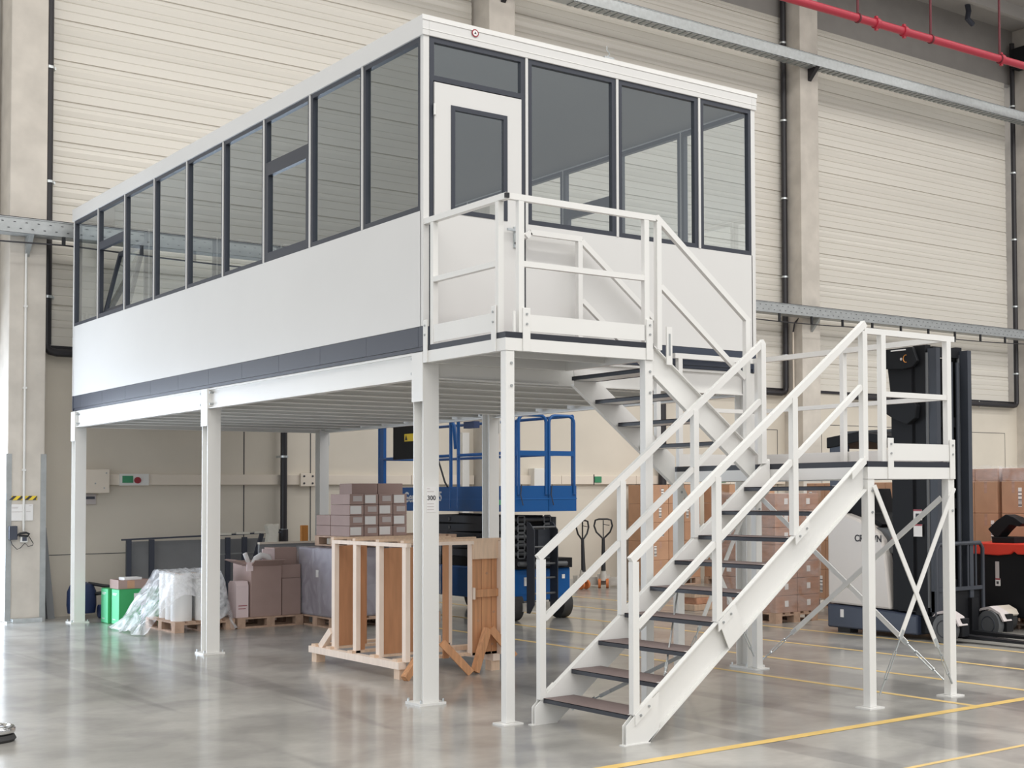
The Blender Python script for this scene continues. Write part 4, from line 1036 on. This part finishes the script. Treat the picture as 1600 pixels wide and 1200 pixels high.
def gbox(x0, x1, y0, y1, z1, label):
    o = T('green_box', label, 'box', ((x0+x1)/2, (y0+y1)/2, 0), 'green cardboard boxes')
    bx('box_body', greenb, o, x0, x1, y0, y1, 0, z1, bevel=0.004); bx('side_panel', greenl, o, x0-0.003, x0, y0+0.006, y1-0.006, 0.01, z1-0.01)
    for z_, w_ in ((z1*0.86, 0.75), (z1*0.82, 0.6), (z1*0.12, 0.5)): bx('print_line', paper, o, x0-0.0045, x0-0.003, y1-0.05-(y1-y0-0.08)*w_, y1-0.05, z_, z_+0.012)
    return o
g1 = gbox(0.40, 0.70, 9.74, 10.08, 0.50, 'green cardboard box with a white label, front one of the pair')
bx('box_label', paper, g1, 0.60, 0.68, 9.735, 9.74, 0.33, 0.44); bx('print_line', greenl, g1, 0.45, 0.53, 9.736, 9.74, 0.07, 0.13)
gbox(0.355, 0.66, 10.10, 10.42, 0.50, 'green cardboard box directly behind the labelled green box')
gbox(0.80, 1.08, 9.80, 10.1, 0.50, 'green cardboard box half hidden behind the draped plastic sheet')
o = T('carton', 'open brown cardboard tray lying on top of the green boxes', 'box', (0.6, 9.95, 0.5))
G().box(0.40, 0.84, 9.78, 9.79, 0.503, 0.63).box(0.40, 0.84, 10.17, 10.18, 0.503, 0.63).box(0.40, 0.41, 9.79, 10.17, 0.503, 0.63).box(0.83, 0.84, 9.79, 10.17, 0.503, 0.63).box(0.41, 0.83, 9.79, 10.17, 0.503, 0.51).make('tray', taupe, o)
bx('tape_patch', kraft, o, 0.52, 0.62, 9.776, 9.78, 0.51, 0.62); bx('paper_sheet', paper, o, 0.50, 0.74, 9.85, 10.1, 0.62, 0.66)
# dark steel rack frame
o = T('storage_rack', 'dark steel frame with grey panels standing along the wall under the office', 'frame', (1.9, 11.4, 0))
for x in (0.97, 1.31, 2.49, 2.76): bx('leg', steelgr, o, x, x+0.07, 11.3, 11.36, 0, 1.15)
G().bar((0.9, 11.33, 1.155), (3.4, 11.33, 1.215), 0.04, 0.025).make('top_rail', steelgr, o)
G().bar((0.9, 11.35, 0.40), (3.2, 11.35, 0.44), 0.03, 0.03).make('lower_rail', galvd, o); G().bar((2.3, 11.35, 0.88), (3.0, 11.35, 0.90), 0.03, 0.02).make('lower_rail', galvd, o)
bx('back_panel', boardg, o, 1.1, 3.3, 11.5, 11.53, 0, 1.12)
G().bar((2.85, 11.25, 0.5), (3.05, 11.25, 1.2), 0.05, 0.06).make('slanted_bar', steelgr, o)
for x in (2.35, 2.65, 2.95): bx('edge_protector', creamj, o, x, x+0.22, 11.29, 11.37, 1.19+(x-2.3)*0.02, 1.225+(x-2.3)*0.02)
# ring-shaped base at the lower left corner
o = T('post_base', 'round black base with a chrome ring at the lower left picture corner', 'base', (-3.21, 0.62, 0))
G().lathe([(0, 0.0), (0.15, 0.0), (0.165, 0.02), (0.15, 0.05), (0, 0.05)], (-3.21, 0.62, 0)).make('base_disc', rubber, o, smooth=True)
G().tube([(-3.21+0.125*math.cos(t*PI/16), 0.62+0.125*math.sin(t*PI/16), 0.085) for t in range(32)], 0.035, 10, closed=True).make('chrome_ring', chrome, o, smooth=True)
G().cyl((-3.21, 0.62, 0.05), (-3.21, 0.62, 0.08), 0.04).make('core', kraft, o, smooth=True)

# ================================================================== PALLET TRUCKS
def jack(x, y, h, label, rz):
    o = T('pallet_truck', label, 'pallet truck', (x, y, 0), 'hand pallet trucks', rz); local(o)
    hd = [(0, h-0.02)]
    loop = [(-0.02, h-0.36), (-0.13, h-0.25), (-0.175, h-0.13), (-0.15, h-0.02), (-0.08, h), (0.08, h), (0.15, h-0.02), (0.175, h-0.13), (0.13, h-0.25), (0.02, h-0.36)]
    G().tube([(a, 0, b) for a, b in loop], 0.017, 8).make('handle_loop', blackpl, o, smooth=True)
    G().bar((0, 0, h-0.02), (0, 0, h-0.40), 0.02, 0.02).bar((0, -0.01, h-0.10), (0.12, -0.02, h-0.12), 0.012, 0.012).make('lever', blackpl, o)
    G().cyl((0, 0, h-0.36), (0, -0.02, 0.33), 0.030, 12, 0.045).make('tiller', blackpl, o, smooth=True)
    G().cyl((0, 0.0, 0.14), (0, 0.0, 0.36), 0.075, 14, 0.05).box(-0.12, 0.12, 0.02, 0.14, 0.14, 0.26).make('pump', jackm, o, smooth=True)
    for s_ in (-1, 1):
        G().cyl((s_*0.05, -0.02, 0.09), (s_*0.10, -0.02, 0.09), 0.09, 20).make('wheel', wheelo, o, smooth=True)
        bx('fork', jackm, o, s_*0.20-0.08, s_*0.20+0.08, 0.14, 0.50, 0.05, 0.085)
    bx('fork_yoke', jackm, o, -0.28, 0.28, 0.12, 0.18, 0.05, 0.20)
    return o
jack(9.20, 11.1, 1.30, 'pallet truck with black loop handle nearer the blue lift', 0.25)
jack(9.68, 11.1, 1.32, 'pallet truck with black loop handle and orange wheels left of the cartons', -0.62)

# ================================================================== SCISSOR LIFT
o = T('scissor_lift', 'blue scissor lift with guard rails parked behind the platform columns', 'lift', (5.2, 8.3, 0))
LX0, LX1, LY0, LY1 = 4.66, 5.67, 6.1, 10.4
CY1 = 9.2
bx('chassis', bluem, o, LX0+0.03, LX1-0.02, LY0+0.10, CY1, 0.28, 0.74, bevel=0.02)
bx('chassis_top', truckblk, o, LX0+0.06, LX1-0.02, LY0+0.05, CY1, 0.74, 0.88)
for x in (LX0+0.02, LX1-0.16):
    for y in (LY0+0.25, CY1-0.35):
        wl = G().cyl((x, y, 0.21), (x+0.15, y, 0.21), 0.21, 28).make('wheel', rubber, o, smooth=True)
        G().cyl((x-0.005, y, 0.21), (x+0.155, y, 0.21), 0.11, 20).make('hub', bluem, wl, smooth=True)
# folded scissor arms
for lev in range(5):
    z = 0.94+lev*0.125
    for sx in (LX0+0.10, LX1-0.20):
        tl = 0.05 if lev % 2 else -0.05
        a_ = G().bar((sx, LY0+0.25, z+tl*0.4), (sx, CY1-0.1, z-tl*0.4), 0.07, 0.11).make('scissor_arm', liftgrey, o)
        for yy in (LY0+0.9, LY0+2.0): G().cyl((sx-0.05, yy, z), (sx-0.035, yy, z), 0.028, 12).make('pin', truckgry, a_, smooth=True)
    G().cyl((LX0+0.1, LY0+0.35, z), (LX1-0.12, LY0+0.35, z), 0.03, 10).make('cross_tube', truckgry, o, smooth=True)
    for xx in (LX0+0.22, LX0+0.66):
        g = G().tube([(xx+0.055*a, LY0+0.20, z+0.055*b) for a, b in ((-1, -0.8), (-0.8, -1), (0.8, -1), (1, -0.8), (1, 0.8), (0.8, 1), (-0.8, 1), (-1, 0.8))], 0.012, 6, closed=True).make('arm_end_link', truckgry, o)
bx('arm_block', truckblk, o, LX0+0.18, LX1-0.3, LY0+0.4, CY1-0.2, 0.88, 1.5)
text('Arbeitsb\u00fchne', 0.16, ink, o, (LX0+0.058, LY0+1.30, 1.10), RY)
G().cyl((LX0+0.05, LY0+0.0, 0.82), (LX1-0.15, LY0+0.0, 0.80), 0.035, 12).make('front_tube', truckgry, o, smooth=True)
# ladder
for x in (4.83, 5.22):
    G().prism([(LY0-0.22, 0.25), (LY0-0.10, 0.12), (LY0-0.02, 0.12), (LY0-0.02, 1.42), (LY0-0.10, 1.40), (LY0-0.22, 1.30)], 'x', x, x+0.012).make('ladder_side', liftgrey, o)
for z in (0.40, 0.62, 0.82, 1.06, 1.34): G().cyl((4.84, LY0-0.15, z), (5.22, LY0-0.15, z), 0.016, 10).make('rung', truckgry, o, smooth=True)
bx('motor_box', liftgrey, o, 5.02, 5.22, LY0-0.03, LY0+0.08, 0.9, 1.3); bx('sticker', paper, o, LX0+0.20, LX0+0.28, LY0+0.085, LY0+0.10, 0.50, 0.62); bx('sticker', paper, o, 5.50, 5.55, LY0+0.09, LY0+0.10, 0.58, 0.64)
# platform
bx('platform_deck', bluem, o, LX0, LX1, LY0, LY1, 1.56, 1.62)
bx('toe_board', bluem, o, LX0-0.015, LX0, LY0, LY1, 1.56, 1.93); bx('toe_board', bluem, o, LX1, LX1+0.015, LY0, LY1, 1.56, 1.93)
bx('toe_board', bluem, o, LX0-0.015, LX0+0.02+0.52, LY0-0.015, LY0, 1.56, 1.93); bx('toe_board', bluem, o, LX0+0.55, LX1+0.015, LY0-0.015, LY0, 1.56, 1.93)
bx('toe_fold', bluelt, o, LX0-0.02, LX1+0.02, LY0-0.022, LY0-0.015, 1.735, 1.75); bx('toe_fold', bluelt, o, LX0-0.02, LX0-0.015, LY0, LY1, 1.735, 1.745)
def arch(x0, x1, z0, z1, y, r=0.1):
    p = [(x0, y, z0), (x0, y, z1-r)]+[(x0+r-r*math.cos(t), y, z1-r+r*math.sin(t)) for t in (0.4, 0.8, 1.2)]+[(x0+r, y, z1), (x1-r, y, z1)]+[(x1-r+r*math.sin(t), y, z1-r+r*math.cos(t)) for t in (0.4, 0.8, 1.2)]+[(x1, y, z1-r), (x1, y, z0)]
    return G().tube(p, 0.024, 10)
for x0, x1 in ((4.70, 5.16), (5.21, 5.64)):
    gt = arch(x0, x1, 1.8, 2.94, LY0-0.02).make('gate', bluem, o, smooth=True)
    bx('gate_bar', bluem, gt, x0, x1, LY0-0.04, LY0, 2.36, 2.43)
    G().tube([(x0+0.03, LY0-0.05, 1.95), (x0+0.01, LY0-0.06, 1.8), (x0+0.05, LY0-0.06, 1.65)], 0.008, 6).make('chain', ink, gt, smooth=True)
for x in (LX0, LX1):
    for y in (LY0+0.06, 7.72, 7.95, 10.33): G().cyl((x, y, 1.6), (x, y, 2.95), 0.026, 10).make('rail_post', bluem, o, smooth=True)
    for z in (2.40, 2.95): G().cyl((x, LY0+0.06, z), (x, 7.72, z), 0.024, 10).make('guard_rail', bluem, o, smooth=True); G().cyl((x, 7.95, z), (x, 10.33, z), 0.024, 10).make('guard_rail', bluem, o, smooth=True)
for z in (2.40, 2.95): G().cyl((LX0, 10.33, z), (LX1, 10.33, z), 0.024, 10).make('guard_rail', bluem, o, smooth=True)
G().tube([(LX0, 7.95, 2.95), (LX0, 7.85, 2.85), (LX0, 7.8, 2.5)], 0.03, 10).make('rail_brace', bluem, o, smooth=True)
bx('end_plate', bluem, o, LX0-0.02, LX0+0.03, 10.15, 10.28, 1.9, 2.95)
bx('manual_box', truckblk, o, LX0-0.05, LX0-0.01, 8.9, 9.75, 2.38, 2.92)
bx('warning_sign', yellow, bpy.data.objects['manual_box'], LX0-0.056, LX0-0.05, 9.0, 9.35, 2.66, 2.78)
G().prism([(9.25, 2.68), (9.33, 2.68), (9.29, 2.76)], 'x', LX0-0.060, LX0-0.056).make('warning_symbol', ink, bpy.data.objects['manual_box'])
G().tube([(LX0-0.02, 8.3, 2.33), (LX0-0.03, 8.2, 2.2), (LX0-0.03, 8.08, 2.0), (LX0-0.03, 8.0, 1.93)], 0.014, 6).make('cable', ink, o, smooth=True)
bx('controller', darkbl, o, LX0+0.02, LX0+0.12, 7.3, 7.6, 2.80, 2.90)
bx('green_sticker', greenl, o, LX0-0.018, LX0-0.015, 6.45, 6.68, 1.66, 1.73)
text('Genie', 0.22, paper, o, (LX0-0.018, 9.43, 1.70), RY); text('GS-4655', 0.20, paper, o, (LX0-0.018, 8.90, 1.72), RY)
bx('outrigger_pad', jackm, o, 4.8, 5.25, LY0+0.02, LY0+0.3, 0.14, 0.26)

# ================================================================== REACH TRUCK
o = T('reach_truck', 'white and black reach truck with tall mast parked behind the stair landing', 'forklift', (7.5, 1.2, 0))
RX0, RX1 = 6.95, 7.98
G().prism([(2.16, 0.06), (2.16, 0.36), (1.05, 0.33), (0.60, 0.30), (0.60, 0.06), (1.9, 0.06)], 'x', RX0, RX1).make('chassis', navy, o, 0.02)
bx('scuff_mark', paper, o, RX0-0.003, RX0, 1.86, 1.92, 0.20, 0.30)
body = [(2.16, 0.37), (2.16, 1.42), (2.05, 1.50), (1.85, 1.53), (1.62, 1.47), (1.42, 1.38), (1.27, 1.30), (1.18, 1.20), (1.13, 1.0), (1.08, 0.6), (1.05, 0.34)]
G().prism(body, 'x', RX0+0.01, RX1-0.01).make('body_shell', truckwh, o, 0.03)
text('CROWN', 0.12, ink, o, (RX0+0.008, 1.66, 1.18), RY)
G().prism([(2.05, 1.50), (1.62, 1.48), (1.35, 1.36), (1.30, 1.40), (1.62, 1.53), (1.70, 1.85), (1.80, 1.85), (2.0, 1.56)], 'x', RX0+0.15, RX1-0.3).make('seat_back', truckblk, o, 0.01)
bx('rear_pillar', navy, o, RX0+0.05, RX0+0.20, 1.93, 2.14, 1.45, 2.42)
g = G().prism([(2.17, 2.38), (2.17, 2.52), (1.6, 2.58), (1.0, 2.50), (0.9, 2.42), (0.9, 2.36), (1.5, 2.46)], 'x', RX0+0.02, RX1-0.02).make('roof_guard', truckblk, o, 0.01)
for i in range(4): bx('roof_bar', truckgry, g, RX0+0.2+i*0.22, RX0+0.24+i*0.22, 1.0, 2.1, 2.57, 2.60)
for y in (1.40, 1.06): G().cyl((RX1-0.15, y, 1.2), (RX1-0.15, y, 2.40), 0.035, 10).make('front_pillar', truckblk, o, smooth=True)
G().prism([(1.42, 1.36), (1.10, 1.34), (0.95, 1.20), (0.95, 1.02), (1.14, 1.04), (1.20, 1.22)], 'x', RX0+0.10, RX1-0.3).make('control_console', truckgry, o, 0.015)
bx('display', labelg, o, RX0+0.3, RX0+0.5, 1.0, 1.06, 1.36, 1.50); bx('red_switch', redb, o, RX0+0.09, RX0+0.10, 1.0, 1.10, 1.16, 1.23)
G().prism([(1.08, 0.34), (1.14, 1.05), (0.95, 1.02), (0.62, 0.9), (0.62, 0.30)], 'x', RX0+0.14, RX1-0.1).make('battery_cover', truckblk, o)
G().prism([(0.98, 0.33), (0.86, 0.70), (0.80, 0.88), (0.70, 0.94), (0.60, 0.90), (0.58, 0.33)], 'x', RX0+0.06, RX0+0.5).make('motor_cover', truckgry, o, 0.02)
G().lathe([(0, 0.0), (0.10, 0.0), (0.13, 0.10), (0.10, 0.2), (0.04, 0.23), (0, 0.235)], (RX0+0.2, 0.70, 0.86)).make('hydraulic_dome', truckblk, o, smooth=True)
# mast
for x in (RX0+0.04, RX0+0.62):
    bx('mast_channel', truckblk, o, x, x+0.10, 0.46, 0.66, 0.30, 3.60)
    bx('inner_channel', liftgrey, o, x+0.02, x+0.09, 0.30, 0.44, 0.35, 3.55)
    G().cyl((x+0.02, 0.45, 0.4), (x+0.02, 0.45, 3.5), 0.022, 12).make('hydraulic_tube', truckgry, o, smooth=True)
bx('mast_cylinder_cover', truckblk, o, RX0+0.16, RX0+0.60, 0.50, 0.56, 0.35, 3.45)
bx('mast_plate', truckblk, o, RX0+0.01, RX0+0.06, 0.66, 1.0, 0.35, 2.95)
G().prism([(0.66, 2.95), (0.66, 3.5), (1.07, 3.46), (1.0, 2.95)], 'x', RX0+0.01, RX0+0.06).make('mast_plate', truckblk, o)
G().prism([(0.60, 3.58), (0.52, 3.40), (0.60, 3.33), (0.75, 3.31), (1.10, 3.34), (1.06, 3.50), (1.04, 3.58)], 'x', RX0-0.04, RX0+0.01).make('mast_cover', truckblk, o, 0.01)
G().prism([(0.62, 2.95), (0.52, 2.85), (0.55, 2.70), (0.68, 2.63), (0.85, 2.68), (1.08, 2.80), (1.05, 2.92)], 'x', RX0-0.06, RX0+0.02).make('side_lamp', truckblk, o, 0.01)
G().tube([(RX0-0.045, 0.70+0.04*math.cos(t/6), 3.44+0.045*math.sin(t/6)) for t in range(-11, 12, 2)], 0.006, 6).make('orange_arc', oran, o)
G().cyl((RX0-0.042, 0.78, 3.44), (RX0-0.0405, 0.78, 3.44), 0.018, 10).make('logo_dot', labelg, o)
for x0_, x1_, z0_, z1_ in ((RX0, RX0, 3.54, 3.545),): bx('white_mark', paper, o, RX0-0.043, RX0-0.041, 0.70, 0.95, 3.545, 3.56)
for z_, hh in ((1.46, 0.13), (1.26, 0.15)):
    bx('warning_label', paper, o, RX0+0.017, RX0+0.02, 0.52, 0.66, z_, z_+hh); bx('label_stripe', redb, o, RX0+0.015, RX0+0.017, 0.52, 0.66, z_+hh-0.02, z_+hh)
bx('label_symbol', ink, o, RX0+0.014, RX0+0.017, 0.565, 0.62, 1.49, 1.54)
for z in (0.6, 1.6, 2.6, 3.46): bx('mast_cross_bar', truckblk, o, RX0+0.14, RX0+0.62, 0.42, 0.50, z, z+0.12)
for i in range(4): G().cyl((RX0+0.20+i*0.12, 0.40, 0.5), (RX0+0.20+i*0.12, 0.40, 3.4), 0.026, 10).make('lift_chain', liftgrey, o, smooth=True)
# load backrest
lb = G().tube([(RX0+0.02, 0.30, 0.30), (RX0+0.02, 0.30, 1.10), (RX0+0.07, 0.30, 1.17), (RX0+0.83, 0.30, 1.17), (RX0+0.88, 0.30, 1.10), (RX0+0.88, 0.30, 0.30)], 0.026, 8).make('load_backrest', liftgrey, o, smooth=True)
for i in range(5): G().cyl((RX0+0.15+i*0.15, 0.30, 0.62), (RX0+0.15+i*0.15, 0.30, 1.17), 0.014, 8).make('backrest_bar', liftgrey, lb, smooth=True)
G().bar((RX0+0.02, 0.30, 0.62), (RX0+0.88, 0.30, 0.62), 0.03, 0.045).make('backrest_cross_bar', liftgrey, lb)
bx('fork_carriage', truckblk, o, RX0+0.06, RX0+0.84, 0.32, 0.42, 0.10, 0.60)
for x in (RX0+0.18, RX0+0.62):
    G().prism([(0.32, 0.50), (0.32, 0.05), (-1.10, 0.05), (-1.10, 0.07), (0.26, 0.10), (0.26, 0.50)], 'x', x, x+0.12).make('fork', truckblk, o)
for x in (RX0, RX1-0.20):
    G().box(x+0.07, x+0.20, -0.05, 0.62, 0.08, 0.30).make('support_leg', truckblk, o, 0.01)
    wx = G().cyl((x-0.03, 0.16, 0.17), (x+0.068, 0.16, 0.17), 0.17, 28).make('load_wheel', truckgry, o, smooth=True)
    G().tube([(x-0.032, 0.16+0.10*math.cos(t*PI/8), 0.17+0.10*math.sin(t*PI/8)) for t in range(16)], 0.006, 6, closed=True).make('wheel_rim', liftgrey, wx)
    G().prism([(0.36, 0.30), (0.30, 0.36), (0.16, 0.39), (0.0, 0.32), (-0.06, 0.22), (-0.04, 0.21), (0.02, 0.30), (0.16, 0.355), (0.29, 0.335)], 'x', x, x+0.16).make('fender', labelg, o)
bx('drive_wheel', rubber, o, RX0+0.05, RX0+0.2, 1.80, 2.02, 0.0, 0.12)

# ================================================================== RED / BLACK ORDER PICKER AT THE RIGHT EDGE
o = T('electric_stacker', 'red topped black electric pallet stacker at the right picture edge', 'pallet truck', (9.0, 0.7, 0))
G().prism([(1.50, 0.16), (1.50, 1.0), (1.42, 1.03), (-0.10, 1.03), (-0.10, 0.16)], 'x', 8.80, 9.36).make('battery_body', truckblk, o, 0.02)
G().prism([(1.52, 0.98), (1.50, 1.05), (1.35, 1.12), (-0.12, 1.12), (-0.12, 0.98), (0.50, 0.98), (0.56, 1.02), (0.62, 0.98), (0.82, 0.96)], 'x', 8.77, 9.39).make('top_cover', redm, o, 0.015)
bx('red_corner', redm, o, 8.78, 8.82, 1.28, 1.53, 0.50, 0.98)
bx('handle_base', truckblk, o, 8.9, 9.2, 0.64, 1.02, 1.12, 1.20, bevel=0.01)
G().prism([(1.10, 1.30), (0.95, 1.42), (0.80, 1.50), (0.66, 1.46), (0.52, 1.38), (0.58, 1.34), (0.74, 1.36), (0.86, 1.26), (0.92, 1.20), (1.0, 1.20)], 'x', 8.92, 9.12).make('tiller_head', truckblk, o, 0.01)
bx('grey_strip', labelg, o, 8.795, 8.80, 0.82, 0.88, 0.62, 0.88); bx('white_tag', paper, o, 8.793, 8.798, 0.80, 0.88, 0.56, 0.66); bx('red_tag', redb, o, 8.792, 8.794, 0.80, 0.88, 0.64, 0.66); bx('tag_symbol', ink, o, 8.790, 8.793, 0.825, 0.86, 0.585, 0.62)
G().box(8.55, 8.80, 0.55, 1.6, 0.10, 0.22).make('side_arm', truckblk, o, 0.01)
G().cyl((8.50, 0.62, 0.14), (8.74, 0.62, 0.14), 0.14, 24).make('wheel', rubber, o, smooth=True)
G().prism([(0.80, 0.24), (0.74, 0.30), (0.62, 0.33), (0.50, 0.28), (0.46, 0.22), (0.48, 0.20), (0.62, 0.29), (0.74, 0.26)], 'x', 8.50, 8.74).make('wheel_guard', duct, o)
for y in (0.2, 1.2): G().cyl((9.0, y, 0.09), (9.2, y, 0.09), 0.09, 18).make('drive_wheel', rubber, o, smooth=True)
